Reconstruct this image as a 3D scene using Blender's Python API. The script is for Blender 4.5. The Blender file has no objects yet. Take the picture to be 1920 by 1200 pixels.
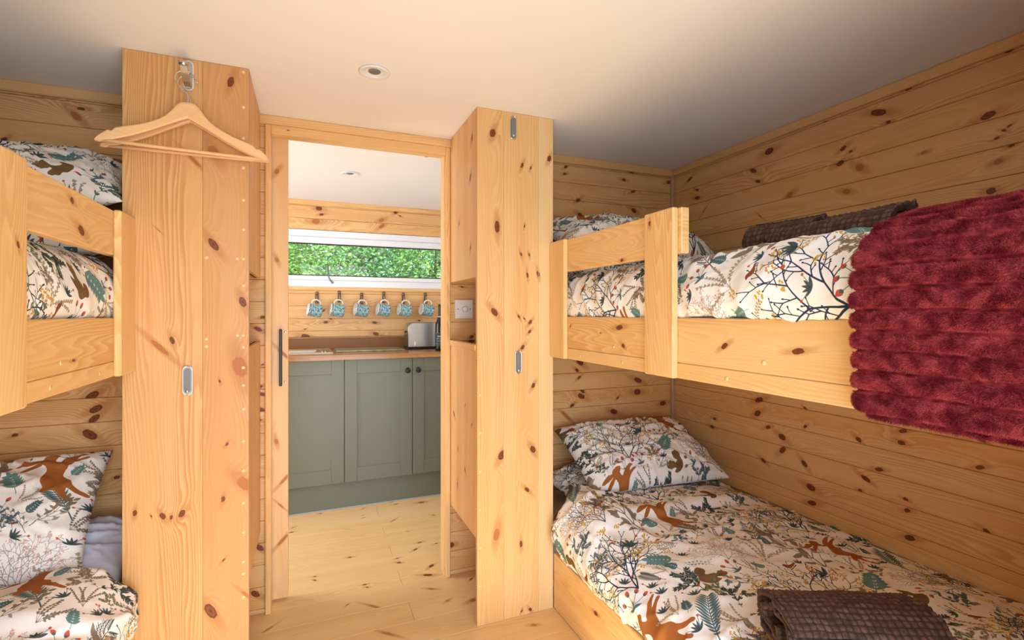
import bpy, bmesh, math, random
import numpy as np
from mathutils import Vector, Matrix, noise, Euler
random.seed(3)
PI = math.pi
C = bpy.context.scene.collection
SC = bpy.context.scene
# ================================================================ camera, world, sun, daylight, exposure
EYE = 1.264
cd = bpy.data.cameras.new('camera'); cam = bpy.data.objects.new('camera', cd); C.objects.link(cam)
cam.location = (0, 0, EYE); cam.rotation_euler = (math.radians(90), 0, math.radians(-22.24))
cd.sensor_width = 36; cd.lens = 929 / 1920 * 36; cd.shift_y = -12 / 1920; cd.clip_start = .02
SC.camera = cam
SC.view_settings.view_transform = 'Standard'; SC.view_settings.look = 'None'
SC.view_settings.gamma = 1; SC.view_settings.use_curve_mapping = False
SC.view_settings.exposure = 0.0
w = bpy.data.worlds.new('world'); SC.world = w; w.use_nodes = True
wn = w.node_tree.nodes; wl = w.node_tree.links
sky = wn.new('ShaderNodeTexSky'); sky.sky_type = 'NISHITA'; sky.sun_disc = False
sky.sun_elevation = math.radians(48); sky.sun_rotation = math.radians(150); sky.dust_density = 2.0
wl.new(sky.outputs[0], wn['Background'].inputs[0]); wn['Background'].inputs[1].default_value = 0.42
def area(name, loc, rot, sx, sy, power, col):
    l = bpy.data.lights.new(name, 'AREA'); l.shape = 'RECTANGLE'; l.size = sx; l.size_y = sy; l.energy = power; l.color = col
    o = bpy.data.objects.new(name, l); C.objects.link(o); o.location = loc; o.rotation_euler = rot; return o
# daylight through the wide glazed entrance behind the viewer, and two added, unseen fill lamps at the kitchen's solid side walls
area('daylight_entrance', (.22, -.62, .88), (math.radians(90), 0, 0), 1.5, 1.6, 46, (.78, .88, 1.0))
area('fill_kitchen_left', (-1.50, 3.05, 1.15), (math.radians(90), 0, math.radians(-90)), 1.0, 1.9, 46, (.90, .95, 1.0))
area('fill_kitchen_right', (1.93, 2.95, 1.45), (math.radians(90), 0, math.radians(90)), .8, .9, 9, (.97, .98, 1.0))
sd = bpy.data.lights.new('sun', 'SUN'); sd.energy = 19.5; sd.angle = .03; sd.color = (.69, .83, 1.0)
sun = bpy.data.objects.new('sun', sd); C.objects.link(sun)
sun.rotation_euler = Vector((0, -1, .96)).to_track_quat('Z', 'Y').to_euler()
# ================================================================ helpers
KN = {
 'locker_left': [(2.046,-0.245,0.0126,0),(1.495,-0.296,0.0142,0),(1.803,-0.296,0.0178,1),(1.304,-0.21,0.0145,0),(1.177,-0.412,0.0087,0),(1.154,-0.445,0.024,2),(1.083,-0.218,0.0217,1),(1.037,-0.278,0.0045,0),(0.825,-0.257,0.0054,0),(0.685,-0.205,0.0181,1),(0.642,-0.268,0.0072,0),(0.632,-0.512,0.0068,0),(0.611,-0.438,0.0086,0),(0.603,-0.415,0.0052,0),(0.611,-0.385,0.0087,0),(0.437,-0.267,0.0045,0),(0.274,-0.304,0.0195,0),(0.306,-0.199,0.0145,2),(1.532,-0.449,0.0051,2),(1.766,-0.35,0.0176,2),(0.615,-0.469,0.0034,0)],
 'locker_right': [(2.003,0.694,0.0131,0),(1.929,0.952,0.0114,0),(1.885,0.825,0.0089,0),(1.878,0.864,0.0056,0),(1.621,0.713,0.0153,0),(1.631,0.835,0.0045,0),(1.512,0.82,0.0056,0),(1.511,0.857,0.0045,0),(1.426,0.849,0.0067,0),(1.432,0.899,0.0091,0),(1.271,0.701,0.0131,0),(1.251,0.81,0.0067,0),(1.242,0.835,0.0045,0),(1.228,0.862,0.009,0),(1.188,0.859,0.0067,0),(1.123,0.827,0.0089,0),(0.96,0.876,0.0079,0),(0.691,0.874,0.0135,0),(0.682,0.734,0.0143,0),(0.524,0.847,0.009,0),(0.358,0.71,0.0153,1),(0.3,0.82,0.0089,0),(0.016,0.862,0.0067,0),(0.018,0.822,0.0045,0)],
 'locker_side': [(2.0,1.97,0.0111,0),(1.838,1.996,0.0112,0),(1.67,2.168,0.0072,0),(1.54,1.996,0.009,0),(0.796,2.253,0.01,0),(0.865,2.073,0.0046,0),(0.802,1.974,0.0056,0),(0.645,2.19,0.0049,0),(0.584,2.073,0.007,0),(0.479,2.199,0.0122,0),(0.447,1.923,0.0065,0)],
 'rail_right': [(1.417,1.217,0.0118,0),(1.394,1.156,0.0071,0),(1.756,1.213,0.0043,0),(1.533,1.193,0.0029,0),(0.957,1.182,0.0094,0),(0.753,1.183,0.0092,0),(0.635,1.117,0.0021,0),(1.401,1.443,0.0072,0),(1.383,1.493,0.016,3)],
 'post_right': [(1.536,1.229,0.0064,0)],
 'rail_left': [(1.494,1.115,0.0064,1),(1.517,1.15,0.0052,0),(1.508,1.537,0.0077,0),(1.562,1.473,0.0114,0)],
 'post_left': [(1.394,1.221,0.005,0),(1.412,1.262,0.0063,1)],
 'board_right': [(1.831,-0.008,0.0089,0),(1.566,0.165,0.0098,0)],
 'wall_right': [(1.197,2.016,0.018,0),(1.162,1.968,0.0059,0),(0.874,1.885,0.0134,0),(1.673,2.015,0.0148,0),(1.762,1.95,0.0128,0),(1.735,1.892,0.0101,0),(1.329,1.923,0.0106,0),(1.299,1.902,0.0063,0),(1.342,1.867,0.0128,0),(1.265,1.829,0.0144,1),(1.568,1.789,0.0142,1),(0.866,1.647,0.01,0),(0.848,1.734,0.0099,1),(0.835,1.825,0.0049,0),(0.821,1.835,0.0049,0),(0.851,1.807,0.005,0),(0.817,1.773,0.0065,0),(1.316,1.748,0.0127,1),(2.191,2.016,0.0119,0),(2.133,1.899,0.0117,0),(2.133,1.943,0.0088,0),(2.082,1.819,0.0115,2),(1.723,1.725,0.0101,2),(1.047,1.822,0.0074,1),(1.114,0.843,0.0096,0),(1.269,0.776,0.0093,0),(1.119,0.8,0.0096,0),(0.89,0.864,0.0084,0),(1.603,0.71,0.012,0),(1.603,0.65,0.012,0),(1.497,0.619,0.0138,0),(1.705,0.576,0.0113,0),(1.195,0.682,0.011,0),(1.243,0.633,0.0122,0),(1.263,0.58,0.0062,0),(0.894,0.776,0.0102,0),(1.105,0.601,0.0067,0),(1.1,0.563,0.0076,0),(1.462,0.462,0.0136,0),(1.467,0.526,0.0159,0),(1.093,0.469,0.0114,0),(0.877,0.58,0.0067,0),(0.86,0.41,0.01,0),(1.729,0.855,0.0152,0),(2.006,0.712,0.0084,0),(1.738,0.79,0.0127,0),(1.679,0.737,0.0099,0),(1.606,0.709,0.012,0),(1.492,0.857,0.0069,0),(1.492,0.779,0.0069,0),(2.024,0.666,0.0113,0)],
 'wall_back': [(1.262,2.044,0.0085,0),(1.256,2.006,0.0085,0),(1.63,2.013,0.0104,0),(1.941,2.03,0.0093,0),(1.691,1.953,0.009,0),(1.337,1.874,0.01,0),(1.698,1.846,0.0121,0),(1.35,1.795,0.0115,0),(1.677,2.066,0.015,0),(1.33,0.96,0.01,0),(1.343,0.92,0.0086,0),(1.347,1.003,0.0172,0),(1.724,0.886,0.0181,0),(1.363,0.847,0.0115,0),(1.356,0.819,0.0172,0),(1.72,0.82,0.0181,0),(1.588,0.795,0.0074,0),(1.301,0.774,0.0114,0),(1.262,0.722,0.0255,2),(1.563,0.72,0.0178,0),(1.899,0.744,0.0155,0),(-0.87,2.076,0.0138,0),(-0.792,2.032,0.008,0),(-0.806,2.001,0.014,1),(-1.013,1.886,0.0076,0),(-0.758,0.954,0.0181,0),(-0.747,0.903,0.0161,0),(-0.752,0.867,0.0141,0),(-0.766,0.808,0.0181,0),(-0.982,0.826,0.0077,0),(-0.701,0.376,0.0081,0),(-0.683,0.637,0.0082,0),(-0.183,1.248,0.0067,0),(-0.199,1.199,0.0112,0),(-0.197,0.957,0.0112,0),(-0.185,0.925,0.009,0),(-0.189,0.86,0.0112,0),(-0.197,0.818,0.009,0),(-0.183,1.048,0.0045,0),(-0.193,0.279,0.0135,0),(-0.209,0.088,0.0134,0),(0.738,1.149,0.0079,0),(0.738,1.128,0.0105,0),(0.689,1.394,0.0052,0)],
 'wall_kitchen': [(0.114,1.2,0.0119,0),(0.148,1.224,0.006,0),(0.469,1.194,0.0124,0),(0.477,1.107,0.0145,0),(-0.026,1.095,0.0196,0),(0.099,1.288,0.0099,0),(0.813,1.209,0.0085,0),(-0.029,1.15,0.0059,0),(0.066,2.045,0.0178,0),(0.084,2.002,0.0099,0),(0.628,2.06,0.0126,0),(0.661,2.034,0.0063,0),(0.044,1.948,0.0237,1),(0.518,1.99,0.0166,1),(0.522,1.944,0.0166,1)],
 'floor': [(0.327,3.342,0.0069,0),(0.065,3.356,0.0067,0),(0.694,3.3,0.0125,0),(0.531,3.337,0.0089,0),(0.518,3.392,0.009,0),(-0.088,3.2,0.0079,0),(-0.094,3.133,0.0092,0),(0.309,3.23,0.005,0),(0.308,3.186,0.005,0),(0.205,3.056,0.0063,1),(0.473,3.076,0.0163,2),(0.527,2.894,0.0046,0),(0.724,3.06,0.01,0),(0.564,2.726,0.0088,0),(0.526,2.655,0.0086,0),(0.646,2.679,0.0059,0),(0.194,2.697,0.0083,0),(0.42,2.592,0.0069,0),(0.421,2.545,0.0081,0),(0.566,2.451,0.0134,0),(0.53,2.372,0.0155,0),(0.023,2.564,0.0051,0),(0.023,2.528,0.0063,0),(0.239,2.399,0.0075,0),(0.246,2.372,0.0049,0),(0.517,2.247,0.0098,1),(0.258,2.205,0.0207,2),(0.152,2.261,0.0046,0),(0.565,2.127,0.0082,1),(0.669,2.089,0.0141,1),(0.288,1.996,0.0211,2),(0.843,1.828,0.0087,1),(-0.151,2.208,0.015,2),(0.712,2.256,0.0063,0)],
 'door': [(1.888,-0.132,0.0093,1),(1.5,-0.132,0.0093,1),(1.088,-0.107,0.0188,2),(0.703,-0.134,0.0093,1),(0.533,-0.102,0.0188,2),(0.42,-0.117,0.0117,2),(0.267,-0.109,0.0211,2)],
}

BASE = {}
def link(o): C.objects.link(o); return o
def tag(o, label=None, cat=None, group=None, kind=None):
    if label: o['label'] = label
    if cat: o['category'] = cat
    if group: o['group'] = group
    if kind: o['kind'] = kind
    return o
def empty(name, loc=(0, 0, 0), rot=(0, 0, 0), **k):
    o = link(bpy.data.objects.new(name, None)); o.empty_display_size = .05
    o.location = loc; o.rotation_euler = rot; BASE[o.name] = Vector(loc) if tuple(rot) == (0, 0, 0) else Vector((0, 0, 0))
    return tag(o, **k)
def obj(name, bm, mat, parent=None, smooth=False, **k):
    """link a bmesh in world coordinates (or in the local ones of a turned parent) as ONE object"""
    if isinstance(bm, bmesh.types.BMesh):
        me = bpy.data.meshes.new(name); bmesh.ops.recalc_face_normals(bm, faces=bm.faces) if k.pop('recalc', True) else None; bm.to_mesh(me); bm.free()
    else: me = bm; k.pop('recalc', None)
    for m in (mat if isinstance(mat, (list, tuple)) else [mat]): me.materials.append(m)
    if smooth: me.polygons.foreach_set('use_smooth', [True] * len(me.polygons))
    o = link(bpy.data.objects.new(name, me))
    if parent is None:
        n = len(me.vertices); co = np.empty(n * 3); me.vertices.foreach_get('co', co); co = co.reshape(-1, 3)
        b = Vector(((co[:, 0].min() + co[:, 0].max()) / 2, (co[:, 1].min() + co[:, 1].max()) / 2, co[:, 2].min()))
        me.transform(Matrix.Translation(-b)); o.location = b
    else:
        b = BASE.get(parent.name, Vector((0, 0, 0))); me.transform(Matrix.Translation(-b)); o.parent = parent
    BASE[o.name] = b
    return tag(o, **k)
def bx(bm, x0, x1, y0, y1, z0, z1, g='x', ch=0.0, uo=(0, 0), mi=0):
    """chamfered box with UVs in metres: u runs along the grain axis g"""
    if x0 > x1: x0, x1 = x1, x0
    if y0 > y1: y0, y1 = y1, y0
    t = bmesh.new()
    v = [t.verts.new((x, y, z)) for x in (x0, x1) for y in (y0, y1) for z in (z0, z1)]
    for q in ((0, 1, 3, 2), (4, 6, 7, 5), (0, 4, 5, 1), (2, 3, 7, 6), (0, 2, 6, 4), (1, 5, 7, 3)): t.faces.new([v[i] for i in q])
    if ch > 0: bmesh.ops.bevel(t, geom=t.edges[:], offset=ch, segments=1, affect='EDGES')
    t.normal_update()
    uvt(t, g, uo)
    me = bpy.data.meshes.new('t'); t.to_mesh(me); t.free()
    n0 = len(bm.faces); bm.from_mesh(me); bpy.data.meshes.remove(me)
    if mi:
        bm.faces.ensure_lookup_table()
        for f in bm.faces[n0:]: f.material_index = mi
    return bm
def uvt(t, g, uo):
    gi = 'xyz'.index(g); L = t.loops.layers.uv.verify()
    for f in t.faces:
        n = f.normal; ni = max(range(3), key=lambda i: abs(n[i]))
        oth = [i for i in range(3) if i != ni]
        if ni == gi: a, b, ex = oth[0], oth[1], (5.3, 2.1)
        else: a, b, ex = gi, [i for i in oth if i != gi][0], (0, 0)
        for l in f.loops: l[L].uv = (l.vert.co[a] + uo[0] + ex[0], l.vert.co[b] + uo[1] + ex[1])
def nb(): 
    b = bmesh.new(); b.loops.layers.uv.verify(); return b
def box(x0, x1, y0, y1, z0, z1, g='x', ch=.0, uo=(0, 0)): return bx(nb(), x0, x1, y0, y1, z0, z1, g, ch, uo)
def lathe(bm, prof, seg=32, M=None, mi=0):
    rows = []
    for r, z in prof:
        rows.append([bm.verts.new((r * math.cos(a), r * math.sin(a), z)) for a in [2 * PI * k / seg for k in range(seg)]] if r > 1e-6 else [bm.verts.new((0, 0, z))])
    fs = []
    for A, B in zip(rows, rows[1:]):
        for k in range(seg):
            j = (k + 1) % seg
            if len(A) == 1 and len(B) == 1: continue
            if len(A) == 1: fs.append(bm.faces.new((A[0], B[k], B[j])))
            elif len(B) == 1: fs.append(bm.faces.new((A[k], A[j], B[0])))
            else: fs.append(bm.faces.new((A[k], A[j], B[j], B[k])))
    for f in fs: f.material_index = mi; f.smooth = True
    if M is not None:
        for r in rows:
            for v in r: v.co = M @ v.co
    return bm
def tube(bm, pts, r, seg=10, cap=True, flat=1.0):
    pts = [Vector(p) for p in pts]; rows = []; N = len(pts); rr = r if isinstance(r, (list, tuple)) else [r] * N
    up = None
    for i, p in enumerate(pts):
        d = (pts[min(i + 1, N - 1)] - pts[max(i - 1, 0)]).normalized()
        if up is None: up = d.orthogonal().normalized()
        s = d.cross(up).normalized(); up = s.cross(d).normalized()
        rows.append([bm.verts.new(p + rr[i] * (math.cos(a) * up + flat * math.sin(a) * s)) for a in [2 * PI * k / seg for k in range(seg)]])
    for A, B in zip(rows, rows[1:]):
        for k in range(seg): bm.faces.new((A[k], A[(k + 1) % seg], B[(k + 1) % seg], B[k])).smooth = True
    if cap: bm.faces.new(rows[0][::-1]); bm.faces.new(rows[-1])
    return bm
def spline(P, n):
    P = [np.array(p, float) for p in P]; P = [2 * P[0] - P[1]] + P + [2 * P[-1] - P[-2]]; out = []
    K = len(P) - 3
    for i in range(n):
        s = i / (n - 1) * K; k = min(int(s), K - 1); t = s - k; p0, p1, p2, p3 = P[k:k + 4]
        out.append(.5 * (2 * p1 + (p2 - p0) * t + (2 * p0 - 5 * p1 + 4 * p2 - p3) * t * t + (3 * p1 - p0 - 3 * p2 + p3) * t ** 3))
    return out
# ================================================================ node helpers
class NT:
    def __init__(s, t): s.t = t; s.n = t.nodes; s.l = t.links
    def put(s, sock, v):
        if v is None: return
        if isinstance(v, bpy.types.NodeSocket): s.l.new(v, sock)
        else: sock.default_value = v
    def m(s, op, a, b=None, c=None, clamp=False):
        n = s.n.new('ShaderNodeMath'); n.operation = op; n.use_clamp = clamp
        for i, v in enumerate((a, b, c)): s.put(n.inputs[i], v)
        return n.outputs[0]
    def v(s, op, a, b=None, out=0):
        n = s.n.new('ShaderNodeVectorMath'); n.operation = op; s.put(n.inputs[0], a); s.put(n.inputs[1], b); return n.outputs[out]
    def noise(s, vec, scale=1., det=2., rough=.5, dim='2D', out=0):
        n = s.n.new('ShaderNodeTexNoise'); n.noise_dimensions = dim; s.put(n.inputs['Vector'], vec); n.inputs['Scale'].default_value = scale; n.inputs['Detail'].default_value = det; n.inputs['Roughness'].default_value = rough
        return n.outputs[out]
    def ramp(s, x, lo, hi, a=0., b=1.):
        n = s.n.new('ShaderNodeMapRange'); n.interpolation_type = 'SMOOTHSTEP'; n.clamp = True
        for i, v in zip((0, 1, 2, 3, 4), (x, lo, hi, a, b)): s.put(n.inputs[i], v)
        return n.outputs[0]
    def mix(s, f, a, b, mode='MIX'):
        n = s.n.new('ShaderNodeMix'); n.data_type = 'RGBA'; n.blend_type = mode; s.put(n.inputs[0], f)
        s.put(n.inputs[6], (*a, 1) if isinstance(a, tuple) else a); s.put(n.inputs[7], (*b, 1) if isinstance(b, tuple) else b); return n.outputs[2]
    def bump(s, h, strength=.2, dist=.001):
        n = s.n.new('ShaderNodeBump'); n.inputs['Strength'].default_value = strength; n.inputs['Distance'].default_value = dist; s.put(n.inputs['Height'], h); return n.outputs[0]
def new_mat(name):
    m = bpy.data.materials.new(name); m.use_nodes = True; return m, NT(m.node_tree), m.node_tree.nodes['Principled BSDF']
def plain(name, col, rough=.5, metal=0., spec=.5, **k):
    m, t, p = new_mat(name); p.inputs['Base Color'].default_value = (*col, 1); p.inputs['Roughness'].default_value = rough
    p.inputs['Metallic'].default_value = metal; p.inputs['Specular IOR Level'].default_value = spec
    for a, b in k.items(): p.inputs[a].default_value = b
    return m
# -- one knot as a node group: in: uv, centre(vec), radius, kind ; out: core, halo, bump
def knot_group():
    g = bpy.data.node_groups.new('knot', 'ShaderNodeTree')
    for n, ty in (('P', 'NodeSocketVector'), ('C', 'NodeSocketVector'), ('R', 'NodeSocketFloat')): g.interface.new_socket(n, in_out='INPUT', socket_type=ty)
    for n in ('Core', 'Halo', 'Bump', 'Dn'): g.interface.new_socket(n, in_out='OUTPUT', socket_type='NodeSocketFloat')
    t = NT(g); i = t.n.new('NodeGroupInput'); o = t.n.new('NodeGroupOutput')
    d = t.v('SUBTRACT', i.outputs[0], i.outputs[1]); wob = t.v('SCALE', t.v('SUBTRACT', t.noise(i.outputs[0], 90, 1, out=1), (.5, .5, .5)), None)
    wob.node.inputs['Scale'].default_value = .006
    d = t.v('ADD', d, wob)
    dn = t.m('DIVIDE', t.v('LENGTH', t.v('MULTIPLY', d, (.86, 1, 0)), out=1), i.outputs[2])
    t.l.new(t.ramp(dn, 1.12, .86), o.inputs[0])
    e = t.m('DIVIDE', t.v('LENGTH', t.v('MULTIPLY', d, (.42, 1, 0)), out=1), i.outputs[2])
    t.l.new(t.ramp(e, 2.1, .7), o.inputs[1])
    b = t.m('DIVIDE', t.v('LENGTH', t.v('MULTIPLY', d, (.5, 1, 0)), out=1), i.outputs[2])
    t.l.new(t.m('MULTIPLY', t.m('POWER', 2.718, t.m('MULTIPLY', t.m('MULTIPLY', b, b), -.16)), t.m('MULTIPLY', i.outputs[2], 160.)), o.inputs[2])
    t.l.new(dn, o.inputs[3])
    return g
KG = knot_group()
def pine(name, light=(.80, .52, .25), dark=(.56, .27, .085), knots=(), rand=True, ring=1.0, contrast=.8, dens=.62, rough=.42, knot_col=(.085, .022, .006), seed=0., spec=.35, tint=1.0, ksx=3.4, wav=1.0):
    m, t, p = new_mat(name)
    uvn = t.n.new('ShaderNodeUVMap').outputs[0]
    P = t.v('ADD', uvn, (seed * 3.1, seed * 1.7, 0)) if seed else uvn
    core = None; halo = None; bump = None; kd = None
    ks = []
    for (a, c, r, kind) in knots: ks.append((a, c, r, kind))
    def comb(x, y, op='MAXIMUM'): return y if x is None else t.m(op, x, y)
    pale = None; sw = None
    for a, c, r, kind in ks:
        n = t.n.new('ShaderNodeGroup'); n.node_tree = KG; n.inputs[2].default_value = max(r, .003)
        # every knot gets its own turn and stretch; kind 2 is a long slanting resin streak
        hsh = (a * 7919 + c * 104729) % 1.0; sg = 1 if int(a * 1000) % 2 else -1
        th, e1, e2 = (.75 * sg, .8, 3.2) if kind == 2 else ((hsh - .5) * 1.6, .72 + .3 * ((hsh * 17) % 1), 1.0 + .55 * ((hsh * 31) % 1))
        ct, st_ = math.cos(th), math.sin(th); rel = t.v('SUBTRACT', uvn, (a, c, 0))
        cb = t.n.new('ShaderNodeCombineXYZ'); t.l.new(t.v('DOT_PRODUCT', rel, (ct * e1, st_ * e1, 0), out=1), cb.inputs[0]); t.l.new(t.v('DOT_PRODUCT', rel, (-st_ * e2, ct * e2, 0), out=1), cb.inputs[1])
        t.l.new(cb.outputs[0], n.inputs[0]); n.inputs[1].default_value = (0, 0, 0)
        if kind in (0,): core = comb(core, n.outputs[0]); kd = comb(kd, n.outputs[3], 'MINIMUM')
        if kind in (0, 1, 2): halo = comb(halo, n.outputs[1])
        if kind in (1, 2): pale = comb(pale, n.outputs[0])
        if kind != 2: bump = comb(bump, n.outputs[2], 'ADD')
    if rand:
        S = (ksx, 10.5, 1)
        vo = t.n.new('ShaderNodeTexVoronoi'); vo.voronoi_dimensions = '2D'; vo.feature = 'F1'; vo.inputs['Scale'].default_value = 1; vo.inputs['Randomness'].default_value = 1
        t.l.new(t.v('MULTIPLY', P, S), vo.inputs['Vector'])
        cs = t.n.new('ShaderNodeSeparateColor'); t.l.new(vo.outputs['Color'], cs.inputs[0])
        ctr = t.v('DIVIDE', vo.outputs['Position'], S)
        R = t.m('MULTIPLY', t.ramp(cs.outputs[0], dens, 1.0, 0, 1), t.m('MULTIPLY_ADD', cs.outputs[1], .008, .006)); R = t.m('MAXIMUM', R, .0004)
        n = t.n.new('ShaderNodeGroup'); n.node_tree = KG; t.l.new(P, n.inputs[0]); t.l.new(ctr, n.inputs[1]); t.l.new(R, n.inputs[2])
        core = comb(core, t.m('MULTIPLY', n.outputs[0], t.ramp(R, .001, .003))); halo = comb(halo, t.m('MULTIPLY', n.outputs[1], t.ramp(R, .001, .003))); kd = comb(kd, n.outputs[3], 'MINIMUM')
        bump = comb(bump, t.m('MULTIPLY', n.outputs[2], t.ramp(R, .001, .003)), 'ADD')
    sx = t.n.new('ShaderNodeSeparateXYZ'); t.l.new(P, sx.inputs[0])
    n1 = t.noise(t.v('MULTIPLY', P, (.55, 5.5, 1)), 1, 2, .45)
    n2 = t.noise(t.v('MULTIPLY', P, (2.2, 26, 1)), 1, 2)
    h = t.m('MULTIPLY_ADD', sx.outputs[1], 70 * ring, t.m('MULTIPLY', n1, 26 * ring * wav)); h = t.m('MULTIPLY_ADD', n2, 2.2, h)
    if bump is not None: h = t.m('MULTIPLY_ADD', bump, 1.1, h)
    f = t.m('FRACT', h)
    rg = t.m('MULTIPLY', t.ramp(f, 0., .8), t.ramp(f, 1., .86))
    rg = t.m('MULTIPLY', rg, t.ramp(t.noise(t.v('MULTIPLY', P, (.8, 14, 1)), 1, 1), .3, .7, .25, 1.))
    fib = t.noise(t.v('MULTIPLY', P, (9, 620, 1)), 1, 2)
    low = t.noise(t.v('MULTIPLY', P, (.9, 7, 1)), 1.3, 2)
    colr = t.mix(t.m('MULTIPLY', rg, contrast, clamp=True), light, dark)
    colr = t.mix(t.ramp(low, .35, .75, 0, .45 * tint), colr, tuple(l * k for l, k in zip(light, (.92, .76, .55))))
    colr = t.mix(t.m('MULTIPLY', fib, .16), colr, tuple(d * .8 for d in dark))
    if halo is not None: colr = t.mix(t.m('MULTIPLY', halo, .50), colr, (.42, .15, .035))
    if pale is not None: colr = t.mix(t.m('MULTIPLY', pale, .85), colr, (.40, .125, .03))
    if core is not None:
        inner = t.ramp(t.m('PINGPONG', t.m('MULTIPLY', kd, 1.0), .5), .0, .5)
        kc = t.mix(inner, knot_col, tuple(k * 2.6 for k in knot_col))
        colr = t.mix(core, colr, kc)
    t.l.new(colr, p.inputs['Base Color']); p.inputs['Roughness'].default_value = rough; p.inputs['Specular IOR Level'].default_value = spec
    t.l.new(t.bump(t.m('ADD', t.m('MULTIPLY', rg, -.5), t.m('MULTIPLY', fib, .4)), .35, .0006), p.inputs['Normal'])
    return m
PALE = dict(light=(.84, .575, .275), dark=(.62, .335, .115))
WARM = dict(light=(.79, .47, .205), dark=(.56, .255, .085))
M_PINE = pine('pine_panelling', tint=1.5)
M_PINE_P = pine('pine_pale', **PALE, dens=.8)
M_PINE_PV = pine('pine_pale_clear', **PALE, dens=.97, contrast=.6)
M_TRIM = pine('pine_trim', light=(.82, .53, .24), dark=(.66, .37, .14), dens=.9, ring=.8)
M_WARM = pine('pine_warm', **WARM, dens=.9)
M_FLOOR = pine('pine_floor', light=(.80, .54, .25), dark=(.64, .36, .13), dens=.86, rough=.30, spec=.5, contrast=.55)
M_CEIL = plain('ceiling_paint', (.87, .83, .81), .85, spec=.2)
M_WHITE = plain('white_plastic', (.80, .80, .80), .35)
M_UPVC = plain('white_upvc', (.82, .84, .88), .3)
M_BLACK = plain('black_metal', (.015, .015, .017), .4, .3)
M_STEEL = plain('brushed_steel', (.62, .61, .60), .28, 1.)
M_CHROME = plain('chrome', (.75, .75, .75), .12, 1.)
M_SATIN = plain('satin_nickel', (.50, .49, .46), .36, 1.)
M_GREY = plain('grey_painted_metal', (.20, .20, .205), .5, .2)
M_SAGE = plain('sage_green_paint', (.148, .166, .122), .42)
M_SHEET = plain('pale_blue_sheet', (.62, .66, .80), .9, spec=.1)
M_MATT = plain('white_mattress_cover', (.70, .70, .72), .9, spec=.1)
M_GAP = plain('dark_gap', (.05, .03, .015), .9)
def hang_mat():
    return pine('hanger_beech', light=(.82, .52, .26), dark=(.72, .42, .19), dens=.99, ring=2.2, contrast=.4, tint=.3)
M_HANG = hang_mat()
M_HANG2 = pine('hanger_beech_rosy', light=(.76, .42, .22), dark=(.66, .34, .16), dens=.99, ring=2.2, contrast=.4, tint=.3)
def butcher():
    m, t, p = new_mat('oak_block'); uv = t.n.new('ShaderNodeUVMap').outputs[0]
    br = t.n.new('ShaderNodeTexBrick'); br.inputs['Scale'].default_value = 1; br.inputs['Brick Width'].default_value = .34; br.inputs['Row Height'].default_value = .038; br.inputs['Mortar Size'].default_value = .0004
    br.inputs['Color1'].default_value = (.30, .13, .04, 1); br.inputs['Color2'].default_value = (.52, .26, .09, 1); br.inputs['Mortar'].default_value = (.16, .07, .02, 1); t.l.new(uv, br.inputs['Vector'])
    g = t.noise(t.v('MULTIPLY', uv, (6, 160, 1)), 1, 3)
    t.l.new(t.mix(t.m('MULTIPLY', g, .35), br.outputs[0], (.22, .09, .03)), p.inputs['Base Color']); p.inputs['Roughness'].default_value = .22
    return m
M_OAK = butcher()
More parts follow.
